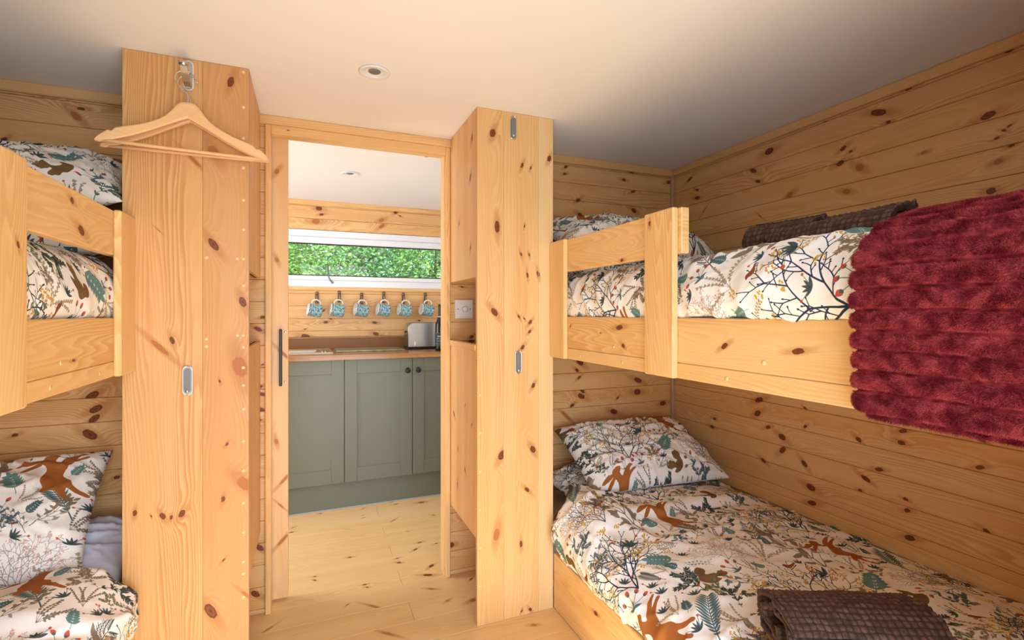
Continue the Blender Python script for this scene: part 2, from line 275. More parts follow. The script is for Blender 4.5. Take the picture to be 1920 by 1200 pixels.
# ---------------- printed cotton: the repeating print is drawn by make_print() below into a generated image
# ---------------------------------------------------------------- woodland print (drawn as a repeating tile)
PT = 0.80      # metres per repeat
PN = 1400      # pixels per repeat
def make_print():
    rg = random.Random(7)
    A = np.empty((PN, PN, 3), np.float32); A[:] = (0.88, 0.88, 0.87)
    S = PN / PT
    def put(mask, ix, iy, col):
        ys = (np.arange(mask.shape[0]) + iy) % PN; xs = (np.arange(mask.shape[1]) + ix) % PN
        s = A[np.ix_(ys, xs)]; m = mask[..., None]
        A[np.ix_(ys, xs)] = s * (1 - m) + np.array(col, np.float32) * m
    def grid(x0, y0, x1, y1, pad=2):
        ix, iy = int(x0 * S) - pad, int(y0 * S) - pad
        jx, jy = int(x1 * S) + pad + 1, int(y1 * S) + pad + 1
        X, Y = np.meshgrid((np.arange(ix, jx) + .5) / S, (np.arange(iy, jy) + .5) / S)
        return ix, iy, X, Y
    def leaf(x, y, a, L, W, col, p=.8):
        ca, sa = math.cos(a), math.sin(a); ex, ey = x + ca * L, y + sa * L
        ix, iy, X, Y = grid(min(x, ex) - W, min(y, ey) - W, max(x, ex) + W, max(y, ey) + W)
        u = ((X - x) * ca + (Y - y) * sa) / L; v = -(X - x) * sa + (Y - y) * ca
        w = W / 2 * np.sin(np.pi * np.clip(u, 0, 1) ** .85) ** p
        m = np.clip((w - np.abs(v)) * S + .5, 0, 1) * ((u > 0) & (u < 1))
        m = m * (0.95 + .05 * np.sin(X * 2900 + Y * 900))
        put(m, ix, iy, col)
    def stroke(pts, w0, w1, col):
        pts = [tuple(p) for p in pts]; n = len(pts) - 1
        w0 *= 1.25; w1 *= 1.25; xs = [p[0] for p in pts]; ys = [p[1] for p in pts]; w = max(w0, w1)
        ix, iy, X, Y = grid(min(xs) - w, min(ys) - w, max(xs) + w, max(ys) + w)
        m = np.zeros(X.shape)
        for k in range(n):
            (ax, ay), (bx, by) = pts[k], pts[k + 1]; dx, dy = bx - ax, by - ay; l2 = dx * dx + dy * dy + 1e-12
            t = np.clip(((X - ax) * dx + (Y - ay) * dy) / l2, 0, 1)
            d = np.hypot(X - ax - t * dx, Y - ay - t * dy)
            ww = (w0 + (w1 - w0) * (k + t) / n) / 2
            m = np.maximum(m, np.clip((ww - d) * S + .5, 0, 1))
        put(m, ix, iy, col)
    def smooth(pts, n=6):
        P = [np.array(p, float) for p in pts]; N = len(P); out = []
        for i in range(N):
            p0, p1, p2, p3 = P[i - 1], P[i], P[(i + 1) % N], P[(i + 2) % N]
            for j in range(n):
                t = j / n
                out.append(.5 * (2 * p1 + (p2 - p0) * t + (2 * p0 - 5 * p1 + 4 * p2 - p3) * t * t + (3 * p1 - p0 - 3 * p2 + p3) * t ** 3))
        return np.array(out)
    def poly(pts, col, tex=0.0, fleck=None):
        P = smooth(pts)
        ix, iy, X, Y = grid(P[:, 0].min(), P[:, 1].min(), P[:, 0].max(), P[:, 1].max())
        acc = np.zeros(X.shape)
        for ox, oy in ((-.25, -.25), (.25, -.25), (-.25, .25), (.25, .25)):
            XX, YY = X + ox / S, Y + oy / S; ins = np.zeros(X.shape, bool)
            for k in range(len(P)):
                (ax, ay), (bx, by) = P[k - 1], P[k]
                if ay == by: continue
                c = ((ay > YY) != (by > YY)) & (XX < (bx - ax) * (YY - ay) / (by - ay) + ax); ins ^= c
            acc += ins / 4
        put(acc, ix, iy, col)
        if fleck is not None:
            r = np.random.RandomState(5).rand(*X.shape)
            k = (np.sin(X * 2600 + 3 * np.sin(Y * 400)) * np.sin(Y * 900 + X * 300) > .82) & (r > .35)
            put(acc * k * .55, ix, iy, fleck)
            low = .5 + .5 * np.sin(X * 60 + 2) * np.sin(Y * 75)
            put(acc * low * .35, ix, iy, [c * .62 for c in col])
    def xf(pts, x, y, a, s, mir=1):
        ca, sa = math.cos(a), math.sin(a)
        return [(x + s * (px * mir * ca - py * sa), y + s * (px * mir * sa + py * ca)) for px, py in pts]
    NAVY = (.022, .04, .075); TEAL = (.045, .13, .15); LTEAL = (.10, .24, .23); DGRN = (.028, .05, .04); TAUPE = (.22, .17, .115)
    LTAU = (.37, .31, .23); RUST = (.40, .135, .03); BRN = (.20, .115, .045); RED = (.56, .06, .025); YEL = (.60, .37, .06); PINK = (.60, .42, .38); OLV = (.13, .15, .06)
    def curve(x, y, a, L, bend, n=8):
        pts = [(x, y)]; 
        for k in range(n):
            a += bend / n; x += math.cos(a) * L / n; y += math.sin(a) * L / n; pts.append((x, y))
        return pts
    def tang(c, k): 
        k = min(max(k, 1), len(c) - 1); return math.atan2(c[k][1] - c[k - 1][1], c[k][0] - c[k - 1][0])
    def branch(x, y, a, s, col=TAUPE):           # taupe stems with large leaves
        c = curve(x, y, a, .16 * s, .5, 10); stroke(c, .0028 * s, .0015 * s, col)
        for k in range(2, 11, 2):
            for sd in (-1, 1):
                b = tang(c, k) + sd * rg.uniform(.6, .95); q = curve(c[k][0], c[k][1], b, s * rg.uniform(.028, .05) * (1.15 - k * .04), -sd * .5, 4)
                stroke(q, .002 * s, .0012 * s, col)
                cc = col if rg.random() < .6 else LTAU
                leaf(q[-1][0], q[-1][1], tang(q, 4) + rg.uniform(-.3, .3), s * rg.uniform(.03, .042), s * .0135, cc)
                leaf(q[2][0], q[2][1], b + sd * .7, s * .024, s * .010, cc)
        leaf(c[-1][0], c[-1][1], tang(c, 10), .042 * s, .015 * s, col)
    def coral(x, y, a, s, col=NAVY, bud=YEL, wd=1.):
        def rec(x, y, a, L, w, d):
            c = curve(x, y, a, L, rg.uniform(-.35, .35), 4); stroke(c, w, w * .75, col); ex, ey = c[-1]
            if d == 0:
                stroke([(ex, ey), (ex + math.cos(a) * .002, ey + math.sin(a) * .002)], w * 1.5, w * 1.5, col)
                if bud and rg.random() < .3:
                    for _ in range(12):
                        r = .010 * s * math.sqrt(rg.random()); q = rg.uniform(0, 6.28)
                        bx, by = ex + math.cos(a) * .013 * s + r * math.cos(q), ey + math.sin(a) * .013 * s + r * math.sin(q)
                        stroke([(bx, by), (bx + .0012 * s, by + .001 * s)], .0026 * s, .0026 * s, bud)
                return
            for sd in (-1, 1): rec(ex, ey, a + sd * rg.uniform(.3, .6), L * rg.uniform(.7, .86), w * .84, d - 1)
            m = c[2]; rec(m[0], m[1], a + rg.choice((-1, 1)) * rg.uniform(.6, .9), L * .5, w * .75, max(d - 2, 0))
        for k in (-1, 0, 1): rec(x, y, a + k * .6, .056 * s * (1.1 if k == 0 else .9), .0029 * s * wd, 4)
    def fern(x, y, a, s, col=TEAL, fine=False):
        c = curve(x, y, a, .13 * s, rg.uniform(-.4, .4), 16); stroke(c, .0022 * s, .001 * s, col)
        for k in range(3, 17):
            L = .046 * s * math.sin(math.pi * (1.02 - (k - 2) / 17.5)) ** .7 * (1.1 - k * .02)
            for sd in (-1, 1):
                b = tang(c, k) + sd * .85
                if fine:
                    if k % 2: continue
                    q = curve(c[k][0], c[k][1], b, L * .9, -sd * .3, 7); stroke(q, .0012 * s, .0008 * s, col)
                    for j in range(1, 8):
                        for s2 in (-1, 1): stroke([q[j], (q[j][0] + .007 * s * math.cos(b + s2 * .7), q[j][1] + .007 * s * math.sin(b + s2 * .7))], .0014 * s, .0009 * s, col)
                else: leaf(c[k][0], c[k][1], b - sd * .1, L, .0052 * s, col)
    def shrub(x, y, a, s, col=DGRN, lw=.0052, ll=.0125, spread=1.0):
        def rec(x, y, a, L, d):
            c = curve(x, y, a, L, rg.uniform(-.5, .5), 5); stroke(c, .0014 * s, .0011 * s, col)
            for k in range(1, 6, 2 if d else 1):
                for sd in (-1, 1):
                    cc = col if rg.random() < .75 else [v * 1.5 + .02 for v in col]
                    leaf(c[k][0], c[k][1], tang(c, k) + sd * rg.uniform(.5, .9), ll * s, lw * s, cc)
            leaf(c[-1][0], c[-1][1], tang(c, 5), ll * s, lw * s, col)
            if d:
                for sd in (-1, 0, 1): 
                    if sd or d > 1: rec(c[-1 if sd == 0 else 3][0], c[-1 if sd == 0 else 3][1], a + sd * rg.uniform(.6, .9) * spread, L * .8, d - 1)
        rec(x, y, a, .05 * s, 2)
    def sprig(x, y, a, s, col=LTEAL):            # broad teal pinnate leaf
        c = curve(x, y, a, .075 * s, .3, 7); stroke(c, .0018 * s, .001 * s, col)
        for k in range(2, 8):
            for sd in (-1, 1): leaf(c[k][0], c[k][1], tang(c, k) + sd * .95, .034 * s * (1.15 - k * .07), .012 * s, col)
        leaf(c[-1][0], c[-1][1], tang(c, 7), .028 * s, .011 * s, col)
    def vine(x, y, a, s, col=(.12, .19, .18)):   # thin stems, pointed grey-green leaves
        c = curve(x, y, a, .17 * s, rg.choice((-1, 1)) * .7, 12); stroke(c, .0017 * s, .001 * s, NAVY)
        for k in range(2, 13):
            sd = 1 if k % 2 else -1; b = tang(c, k) + sd * .7; q = curve(c[k][0], c[k][1], b, .035 * s, -sd * .5, 4); stroke(q, .0012 * s, .001 * s, NAVY)
            leaf(q[-1][0], q[-1][1], tang(q, 4), .022 * s, .0085 * s, col); leaf(q[2][0], q[2][1], b + sd * .8, .016 * s, .0065 * s, col)
    def berries(x, y, a, s):
        for k in (-1, -.35, .3, 1):
            c = curve(x, y, a + k * .6, .048 * s, k * .4, 4); stroke(c, .0014 * s, .001 * s, TEAL)
            bx, by = c[-1]; t = tang(c, 4)
            leaf(bx - .004 * s * math.cos(t), by - .004 * s * math.sin(t), t, .017 * s, .0125 * s, RED, .6); leaf(bx - .005 * s * math.cos(t), by - .005 * s * math.sin(t), t, .008 * s, .009 * s, TEAL)
        for k in (-1.3, 1.2, .1): leaf(x, y, a + k, .026 * s, .008 * s, TEAL)
    def seeds(x, y, a, s, col=LTAU):
        for _ in range(5):
            c = curve(x, y, a + rg.uniform(-.8, .8), .09 * s, rg.uniform(-.8, .8), 9); stroke(c, .001 * s, .0008 * s, col)
            for k in range(2, 10):
                for sd in (-1, 1): leaf(c[k][0] + sd * .003 * s, c[k][1], tang(c, k) + sd * rg.uniform(.5, 1.1), .0095 * s, .0052 * s, col)
    HARE = [(-.10,.36),(-.05,.43),(.02,.46),(.10,.44),(.14,.40),(.11,.36),(.07,.33),(.10,.27),(.18,.31),(.30,.36),(.42,.37),(.47,.34),(.38,.31),(.28,.27),(.36,.27),(.46,.28),(.48,.24),(.36,.22),(.24,.17),(.17,.09),(.12,.0),(.13,-.07),
            (.19,-.16),(.20,-.26),(.26,-.36),(.35,-.45),(.31,-.48),(.21,-.41),(.13,-.30),(.10,-.33),(.11,-.44),(.16,-.53),(.10,-.54),(.03,-.44),(-.01,-.32),(-.08,-.30),(-.14,-.33),(-.17,-.27),(-.13,-.20),(-.14,-.08),(-.10,.05),(-.05,.16),(-.06,.26),(-.10,.31)]
    EAR1 = [(-.06,.38),(-.18,.43),(-.33,.40),(-.38,.36),(-.28,.34),(-.12,.34)]; EAR2 = [(-.06,.33),(-.18,.32),(-.34,.24),(-.38,.19),(-.26,.22),(-.10,.28)]
    def hare(x, y, a, s, mir=1):
        for P in (EAR1, EAR2, HARE): poly(xf(P, x, y, a, .19 * s, mir), RUST, fleck=(.62, .42, .22))
    SQH = [(-.50,.02),(-.44,.12),(-.40,.22),(-.36,.14),(-.28,.16),(-.22,.06),(-.28,-.06),(-.40,-.06)]
    SQ = [(-.42,.05),(-.36,.14),(-.30,.16),(-.22,.10),(-.12,.06),(.02,.10),(.10,.16),(.02,.28),(.0,.42),(.08,.50),(.22,.48),(.32,.36),(.30,.20),(.34,.06),(.28,-.08),(.12,-.20),(-.06,-.24),(-.20,-.20),(-.10,-.12),(-.22,-.08),(-.34,-.10),(-.30,-.02)]
    def squirrel(x, y, a, s, mir=1):
        poly(xf(SQH, x, y, a, .12 * s, mir), BRN)
        poly(xf(SQ, x, y, a, .12 * s, mir), BRN, fleck=(.42, .30, .17))
    BD = [(-.5,.1),(-.36,.2),(-.2,.18),(0,.06),(.25,0),(.5,-.02),(.5,-.1),(.2,-.14),(-.1,-.2),(-.3,-.12),(-.38,.02)]
    def bird(x, y, a, s): poly(xf(BD, x, y, a, .05 * s), (.26, .075, .03)); stroke(xf([(-.1,-.2),(-.1,-.42)], x, y, a, .05 * s), .001, .001, BRN)
    def dark(x, y, a, s):
        for k in (-1.1, -.5, 0, .5, 1.0): leaf(x, y, a + k, .036 * s, .0095 * s, (.03, .055, .06))
        for k in (-.8, .8):
            c = curve(x, y, a + k, .05 * s, .2, 3); stroke(c, .001, .001, TEAL); leaf(c[-1][0], c[-1][1], a + k, .010 * s, .009 * s, RED, .6)
    U = PT / 12
    pl = [(branch, 1.0, 1.4, 1.6, 1.3), (branch, 6.6, 7.0, 1.2, 1.35), (coral, 4.0, 4.9, 1.6, 1.1), (coral, 10.0, 11.0, 1.5, 1.15), (coral, 11.2, 3.6, 1.9, .75),
          (fern, 4.2, .6, 2.0, 1.05), (fern, 10.4, 6.0, 1.2, 1.05), (shrub, 5.6, 2.2, .9, 1.05), (shrub, 12.0, 8.4, 1.4, 1.05), (shrub, 1.6, 5.0, 1.9, .95),
          (sprig, 6.6, 5.3, .5, 1.1), (sprig, .6, 11.0, 2.2, 1.0), (vine, 2.2, 7.3, 1.9, .95), (vine, 7.7, .3, 1.1, .95), (vine, 9.0, 9.6, 2.5, .85),
          (berries, 3.6, 4.1, 2.6, .95), (berries, 9.2, 10.4, 1.0, .9), (seeds, 4.6, 9.3, 1.2, 1.05), (seeds, 8.3, 2.0, 2.4, .9), (seeds, 12.1, 6.0, 2.1, .8), (dark, 6.2, 7.2, 2.2, 1.0), (dark, 11.4, 1.4, 1.3, 1.0), (seeds, 1.6, .2, 2.7, .7)]
    coral(2.6 * U, 9.7 * U, 1.2, .75, (.22, .17, .20), PINK, .7); coral(9.6 * U, 4.6 * U, 1.4, .62, (.12, .14, .2), PINK, .7)
    fern(5.6 * U, 10.6 * U, .9, 1.1, (.05, .06, .06), True); fern(10.9 * U, .1 * U, 2.2, 1.15, (.05, .06, .07), True)
    for f, x, y, a, s in pl: f(x * U, y * U, a, s * 1.21)
    def clear(x, y, r):
        ix, iy, X, Y = grid(x - r, y - r, x + r, y + r); d = np.hypot(X - x, Y - y); put(np.clip((r - d) / (.25 * r), 0, 1), ix, iy, (.88, .88, .87))
    for cx, cy in ((2.9, 3.1), (9.0, 8.6)): clear(cx * U, cy * U, .075)
    hare(3.0 * U, 3.0 * U, .35, 1.12); hare(9.1 * U, 8.7 * U, .25, 1.1); 
    clear(7.5 * U, 4.3 * U, .045); clear(1.0 * U, 9.2 * U, .045)
    squirrel(7.5 * U, 4.2 * U, .1, .95); squirrel(1.0 * U, 9.2 * U, -.2, .95, -1); bird(5.2 * U, 8.5 * U, .1, 1); bird(11.6 * U, 5.0 * U, .4, 1); bird(8.5 * U, 2.6 * U, -.2, 1)
    bg = np.array((.88, .88, .87))
    fill = [(shrub, .75, .030), (seeds, .7, .034), (vine, .55, .040), (sprig, .8, .030), (dark, .9, .020), (berries, .8, .026), (fern, .55, .036), (branch, .55, .040), (seeds, .5, .024), (shrub, .5, .020), (dark, .6, .014), (sprig, .5, .018), (vine, .35, .026)]
    for rnd in range(3600):
        f, s, r = (lambda q: (q[0], q[1] * 1.2, q[2] * 1.2))(fill[rg.choice((0, 1, 2, 0, 1, 2, 3, 5, 6, 7, 7)) if rnd < 1500 else rg.choice((8, 9, 11, 12, 8, 9, 12, 12, 10, 5))])
        x, y, a = rg.uniform(0, PT), rg.uniform(0, PT), rg.uniform(.5, 2.6)
        q = np.arange(-int(r * S), int(r * S), 6)
        px = (q + int(x * S)) % PN; py = (q + int((y) * S)) % PN
        occ = (np.abs(A[np.ix_(py, px)] - bg).sum(-1) > .08).mean()
        if occ > (.05 if rnd < 1500 else .06): continue
        L = r * .85
        kw = {}
        if f is shrub: kw = dict(col=rg.choice((DGRN, OLV, (.06, .11, .12), TAUPE)))
        if f is seeds: kw = dict(col=rg.choice((LTAU, TAUPE)))
        if f is fern: kw = dict(col=rg.choice((TEAL, DGRN)))
        if f is sprig: kw = dict(col=rg.choice((LTEAL, TEAL)))
        f(x - L * math.cos(a), y - L * math.sin(a), a, s, **kw)
    return A

def print_mat():
    A = np.clip(make_print(), 0, 1) ** (1 / 2.2)
    im = bpy.data.images.new('woodland_print', PN, PN); buf = np.ones((PN, PN, 4), np.float32); buf[..., :3] = A
    im.pixels.foreach_set(buf.ravel()); im.update(); im.pack()
    m, t, p = new_mat('woodland_print_cotton'); uv = t.n.new('ShaderNodeUVMap').outputs[0]
    ti = t.n.new('ShaderNodeTexImage'); ti.image = im; ti.extension = 'REPEAT'; t.l.new(t.v('SCALE', uv), ti.inputs[0])
    ti.inputs[0].links[0].from_node.inputs['Scale'].default_value = 1 / PT
    t.l.new(ti.outputs[0], p.inputs['Base Color']); p.inputs['Roughness'].default_value = .9; p.inputs['Specular IOR Level'].default_value = .12
    wv = t.noise(uv, 260, 2); t.l.new(t.bump(wv, .15, .0006), p.inputs['Normal'])
    return m
M_PRINT = print_mat()
def fur_mat(name, base, tip, sheen, dots=False):
    m, t, p = new_mat(name); tc = t.n.new('ShaderNodeTexCoord').outputs['Object']
    n = t.noise(tc, 48, 3, dim='3D'); n2 = t.noise(tc, 240, 2, dim='3D')
    c = t.mix(t.ramp(t.m('ADD', n, t.m('MULTIPLY', n2, .25)), .45, .85), base, tip)
    if dots:
        uv = t.n.new('ShaderNodeUVMap').outputs[0]; sp = t.n.new('ShaderNodeSeparateXYZ'); t.l.new(uv, sp.inputs[0])
        d = t.m('MULTIPLY', t.m('ABSOLUTE', t.m('SINE', t.m('MULTIPLY', sp.outputs[0], PI / .016))), t.m('ABSOLUTE', t.m('SINE', t.m('MULTIPLY', sp.outputs[1], PI / .016))))
        c = t.mix(t.ramp(d, .05, .55), tuple(v * .72 for v in base), c)
    t.l.new(c, p.inputs['Base Color']); p.inputs['Roughness'].default_value = .75; p.inputs['Specular IOR Level'].default_value = .25
    p.inputs['Sheen Weight'].default_value = sheen; p.inputs['Sheen Roughness'].default_value = .4; p.inputs['Sheen Tint'].default_value = (*tip, 1)
    return m
M_FUR = fur_mat('wine_red_fur', (.20, .010, .018), (.50, .075, .085), .4)
M_BROWN = fur_mat('brown_popcorn_fleece', (.062, .031, .024), (.15, .088, .068), .5, True)
# ================================================================ the setting
XL, XR, YB, YK, YR, ZC = -1.545, 1.97, 2.33, 3.95, -.42, 2.10
PITCH = .0925
def struct(name, loc=(0, 0, 0), **k): return empty(name, loc, kind='structure', **k)
_pm = {}
def board_mat(key, u0, u1, v0, v1, name, base, **kw):
    ks = [k for k in KN.get(key, ()) if u0 - .01 <= k[0] <= u1 + .01 and v0 - .004 <= k[1] <= v1 + .004]
    if not ks: return base
    a = dict(dens=.95, tint=1.5 if key.startswith('wall') else 1.0); a.update(kw)
    return pine(name, knots=ks, rand=False, **a)
# --- floor boards, running left to right
fl = struct('floor')
obj('subfloor', box(XL - .05, XR + .05, YR - .1, YK + .05, -.06, -.022), M_GAP, fl)
for k in range(-17, 14):
    y0 = 2.04 + .145 * k; y1 = y0 + .145
    cuts = [XL, .402, XR] if k % 2 == 0 else [XL, -.62, 1.42, XR]
    for a, b in zip(cuts, cuts[1:]):
        uo = (k * 1.37 + a, k * .731); 
        ks = [q for q in KN['floor'] if a <= q[0] <= b and y0 - .004 <= q[1] <= y1 + .004]
        if ks: mt = pine('floor_board_wood', light=(.80, .55, .27), dark=(.66, .38, .145), knots=ks, rand=False, rough=.30, spec=.5, contrast=.55, seed=0); uo = (0, 0)
        else: mt = M_FLOOR
        obj('floor_board', box(a + .0004, b - .0004, y0 + .0004, min(y1, YK) - .0004, -.022, 0, 'x', .0012, uo), mt, fl)
# --- ceiling
ce = struct('ceiling'); obj('ceiling_sheet', box(XL - .05, XR + .05, YR - .1, YK + .05, ZC, ZC + .05), M_CEIL, ce)
# --- horizontal tongue-and-groove cladding
def clad(parent, axis, pos, a, b, zlist, thick, key=None, face=1, cuts=None, mat=M_PINE, seed=0):
    """axis 'y': wall in the plane y=pos, boards run in x from a to b; axis 'x': plane x=pos, boards run in y.  face = +1 if thickness goes away in + direction"""
    for i, (z0, z1) in enumerate(zlist):
        uo = (seed + i * 1.713, i * .377 + seed * .61)
        mt = mat
        if key:
            m2 = board_mat(key, a, b, z0, z1, 'pine_board', None)
            if m2 is not None: mt = m2; uo = (0, 0)
        if axis == 'y': bm = box(a, b, pos, pos + face * thick, z0 + .0006, z1 - .0006, 'x', .0022, uo)
        else: bm = box(pos, pos + face * thick, a, b, z0 + .0006, z1 - .0006, 'y', .0022, uo)
        obj('plank', bm, mt, parent)
def zrows(z0, z1, top=2.055):
    r = []; z = top - PITCH * 30
    while z < z1:
        a, b = max(z, z0), min(z + PITCH, z1)
        if b - a > .012: r.append((a, b))
        z += PITCH
    return r
rows = zrows(0, 2.085)
wr = struct('wall_right'); clad(wr, 'x', XR, YR, YB, rows, .014, 'wall_right', 1, seed=3.3)
obj('backing', box(XR + .014, XR + .08, YR - .06, YK + .06, 0, ZC), M_GAP, wr)
wl_ = struct('wall_left'); clad(wl_, 'x', XL, YR, YB, rows, .014, None, -1, seed=9.1)
obj('backing', box(XL - .08, XL - .014, YR - .06, YK + .06, 0, ZC), M_GAP, wl_)
wb = struct('wall_back')
clad(wb, 'y', YB, XL, -.15, rows, .014, 'wall_back', 1, seed=5.2)
clad(wb, 'y', YB, .605, XR, rows, .014, 'wall_back', 1, seed=7.7)
obj('header_board', box(-.15, .605, YB, YB + .05, 2.045, ZC, 'x'), M_TRIM, wb)
bk = nb(); bx(bk, XL, -.152, 2.344, 2.395, 0, ZC); bx(bk, .607, XR, 2.344, 2.395, 0, ZC); obj('backing', bk, M_CEIL, wb)
# rear wall behind the viewer with the glazed entrance opening
rw = struct('wall_rear'); bk = nb()
bx(bk, XL, -.55, YR - .06, YR, 0, ZC); bx(bk, .99, XR, YR - .06, YR, 0, ZC)
bx(bk, XL, -.55, .12, .195, 0, ZC); bx(bk, .99, XR, .12, .195, 0, ZC); obj('rear_wall_and_light_baffles', bk, M_PINE, rw)  # unseen panels at the bunk feet, added to hold back entrance light
d2 = struct('door_2'); bk = nb()
bx(bk, -.55, -.48, YR - .05, YR + .0, 0, 2.10); bx(bk, .92, .99, YR - .05, YR, 0, 2.10); bx(bk, .20, .24, YR - .05, YR, 0, 2.05); bx(bk, -.48, .92, YR - .05, YR, 2.04, 2.10)
obj('door_frame', bk, M_UPVC, d2)
# kitchen walls
wk = struct('wall_kitchen_back')
clad(wk, 'y', YK, XL, XR, zrows(1.09, 1.452, 2.055 + .005), .014, 'wall_kitchen', 1, seed=11.)
clad(wk, 'y', YK, XL, XR, zrows(1.885, 2.075, 2.06), .014, 'wall_kitchen', 1, seed=12.)
bk = nb(); bx(bk, XL, XR, YK + .014, YK + .07, 0, 1.455); bx(bk, XL, XR, YK + .014, YK + .07, 1.88, ZC); bx(bk, XL, -.62, YK, YK + .07, 1.455, 1.88); bx(bk, 1.30, XR, YK, YK + .07, 1.455, 1.88)
obj('backing', bk, M_PINE, wk)
# --- window over the worktop
wi = struct('window_1')
Y0, Y1 = YK - .012, YK + .05
fr = nb(); bx(fr, -.62, 1.30, Y0, Y1, 1.835, 1.882, 'x', .004); bx(fr, -.62, 1.30, Y0, Y1, 1.462, 1.512, 'x', .004); bx(fr, -.62, -.57, Y0, Y1, 1.512, 1.835, 'z', .004); bx(fr, 1.25, 1.30, Y0, Y1, 1.512, 1.835, 'z', .004)
obj('window_frame', fr, M_UPVC, wi)
fr = nb(); bx(fr, -.57, 1.25, Y0 + .016, Y1 - .004, 1.787, 1.835, 'x', .005); bx(fr, -.57, 1.25, Y0 + .016, Y1 - .004, 1.512, 1.546, 'x', .005); bx(fr, -.57, -.52, Y0 + .016, Y1 - .004, 1.546, 1.787, 'z', .005); bx(fr, 1.20, 1.25, Y0 + .016, Y1 - .004, 1.546, 1.787, 'z', .005)
sash = obj('sash', fr, M_UPVC, wi)
fr = nb(); bx(fr, -.52, 1.20, Y0 + .034, Y0 + .040, 1.546, 1.553); bx(fr, -.52, 1.20, Y0 + .034, Y0 + .040, 1.779, 1.787); obj('black_gasket', fr, M_BLACK, sash)
gm, gt, gp = new_mat('window_glass'); gt.n.remove(gp)
gl = gt.n.new('ShaderNodeBsdfGlossy'); gl.inputs['Roughness'].default_value = 0.02; tr = gt.n.new('ShaderNodeBsdfTransparent'); tr.inputs[0].default_value = (.94, .97, .95, 1)
mx = gt.n.new('ShaderNodeMixShader'); fz = gt.n.new('ShaderNodeFresnel'); fz.inputs[0].default_value = 1.45; gt.l.new(fz.outputs[0], mx.inputs[0]); gt.l.new(tr.outputs[0], mx.inputs[1]); gt.l.new(gl.outputs[0], mx.inputs[2]); gt.l.new(mx.outputs[0], gt.n['Material Output'].inputs[0])
obj('pane', box(-.52, 1.20, Y0 + .040, Y0 + .044, 1.546, 1.787), gm, wi)
st = nb(); tube(st, [(.155, Y0 + .002, 1.500), (.140, Y0 - .004, 1.520), (.134, Y0 - .004, 1.535), (.130, Y0 + .002, 1.56), (.130, Y0 + .006, 1.625)], .0055, 8)
lathe(st, [(0, 0), (.009, 0), (.009, .008), (0, .008)], 12, Matrix.Translation((.158, Y0 - .001, 1.496)) @ Matrix.Rotation(PI / 2, 4, 'X'))
obj('window_stay', st, M_GREY, wi)
tm = struct('trim_1'); obj('sill_batten', box(XL, XR, YK - .014, YK - .0, 1.436, 1.462, 'x', .003, (2, 0)), M_TRIM, tm)
tm = struct('trim_2'); obj('ceiling_batten', box(XL, XR, YK - .016, YK, 2.065, ZC, 'x', .003, (4, .3)), M_TRIM, tm)
# --- battens in the sleeping room
tm = struct('trim_3'); obj('ceiling_batten', box(XL, XR, YB - .018, YB, 2.060, ZC, 'x', .004, (6.1, .1)), M_TRIM, tm)
tm = struct('trim_4'); obj('ceiling_batten', box(XR - .018, XR, YR, YB - .018, 2.062, ZC, 'y', .004, (1.1, .8)), M_TRIM, tm)
tm = struct('trim_5'); obj('ceiling_batten', box(XL, XL + .018, YR, YB - .018, 2.062, ZC, 'y', .004, (3.1, .5)), M_TRIM, tm)
tm = struct('trim_6'); obj('corner_batten', box(XR - .02, XR, YB - .02, YB, 0, 2.06, 'z', .003, (1.1, .2)), pine('pine_trim_pinkish', light=(.60, .38, .22), dark=(.45, .25, .13), dens=.99, contrast=.5), tm)
tm = struct('baseboard_right'); obj('wall_batten', box(XR - .014, XR, .2, YB - .02, .398, .447, 'y', .003, (8.1, .7)), M_TRIM, tm)
# --- doorway casing and sliding door
dc = struct('trim_7')
obj('casing_left', box(-.172, -.150, YB - .020, YB, 0, 2.060, 'z', .003, (1.3, .31)), M_TRIM, dc)
obj('casing_left_lining', box(-.170, -.158, YB, 2.398, 0, 2.04, 'z', .001, (1.7, .11)), M_TRIM, dc)
obj('casing_right', box(.605, .6265, YB - .020, YB, 0, 2.060, 'z', .003, (2.3, .41)), M_TRIM, dc)
obj('casing_right_lining', box(.600, .612, YB, 2.398, 0, 2.04, 'z', .001, (2.9, .17)), M_TRIM, dc)
obj('casing_head', box(-.150, .605, YB - .020, YB, 2.022, 2.060, 'x', .003, (3.3, .2)), M_TRIM, dc)
obj('casing_head_lining', box(-.158, .600, YB, 2.398, 2.030, 2.045, 'x', .001, (3.9, .7)), M_TRIM, dc)
d1 = struct('door_1')
dk = KN['door']; 
obj('door_board', box(-.195, -.0865, 2.402, 2.430, .012, 2.036, 'z', .002), pine('door_wood', light=(.78, .50, .26), dark=(.66, .36, .15), knots=dk, rand=False, ring=.8, contrast=.5), d1)
for k in range(5): obj('door_board', box(-.197 - .13 * (k + 1), -.196 - .13 * k, 2.402, 2.430, .012, 2.036, 'z', .002, (k * .9, k * .3)), M_PINE, d1)
hb = box(-.122, -.110, 2.372, 2.384, .948, 1.196, 'z', .002)
bx(hb, -.121, -.111, 2.383, 2.402, .955, .967); bx(hb, -.121, -.111, 2.383, 2.402, 1.177, 1.189)
hd = obj('door_handle', hb, M_BLACK, d1, label='black bar handle')
for zz in (.961, 1.183):
    s_ = nb(); lathe(s_, [(0, 0), (.0045, 0), (.005, .002), (.003, .0035), (0, .0035)], 14, Matrix.Translation((-.098, 2.402, zz)) @ Matrix.Rotation(PI / 2, 4, 'X')); obj('screw', s_, M_CHROME, hd)
s_ = nb(); lathe(s_, [(0, 0), (.016, 0), (.017, -.016), (.012, -.028), (0, -.028)], 20, Matrix.Translation((.535, 2.415, 2.045 + .02))); bx(s_, .515, .555, 2.405, 2.425, 2.058, 2.10)
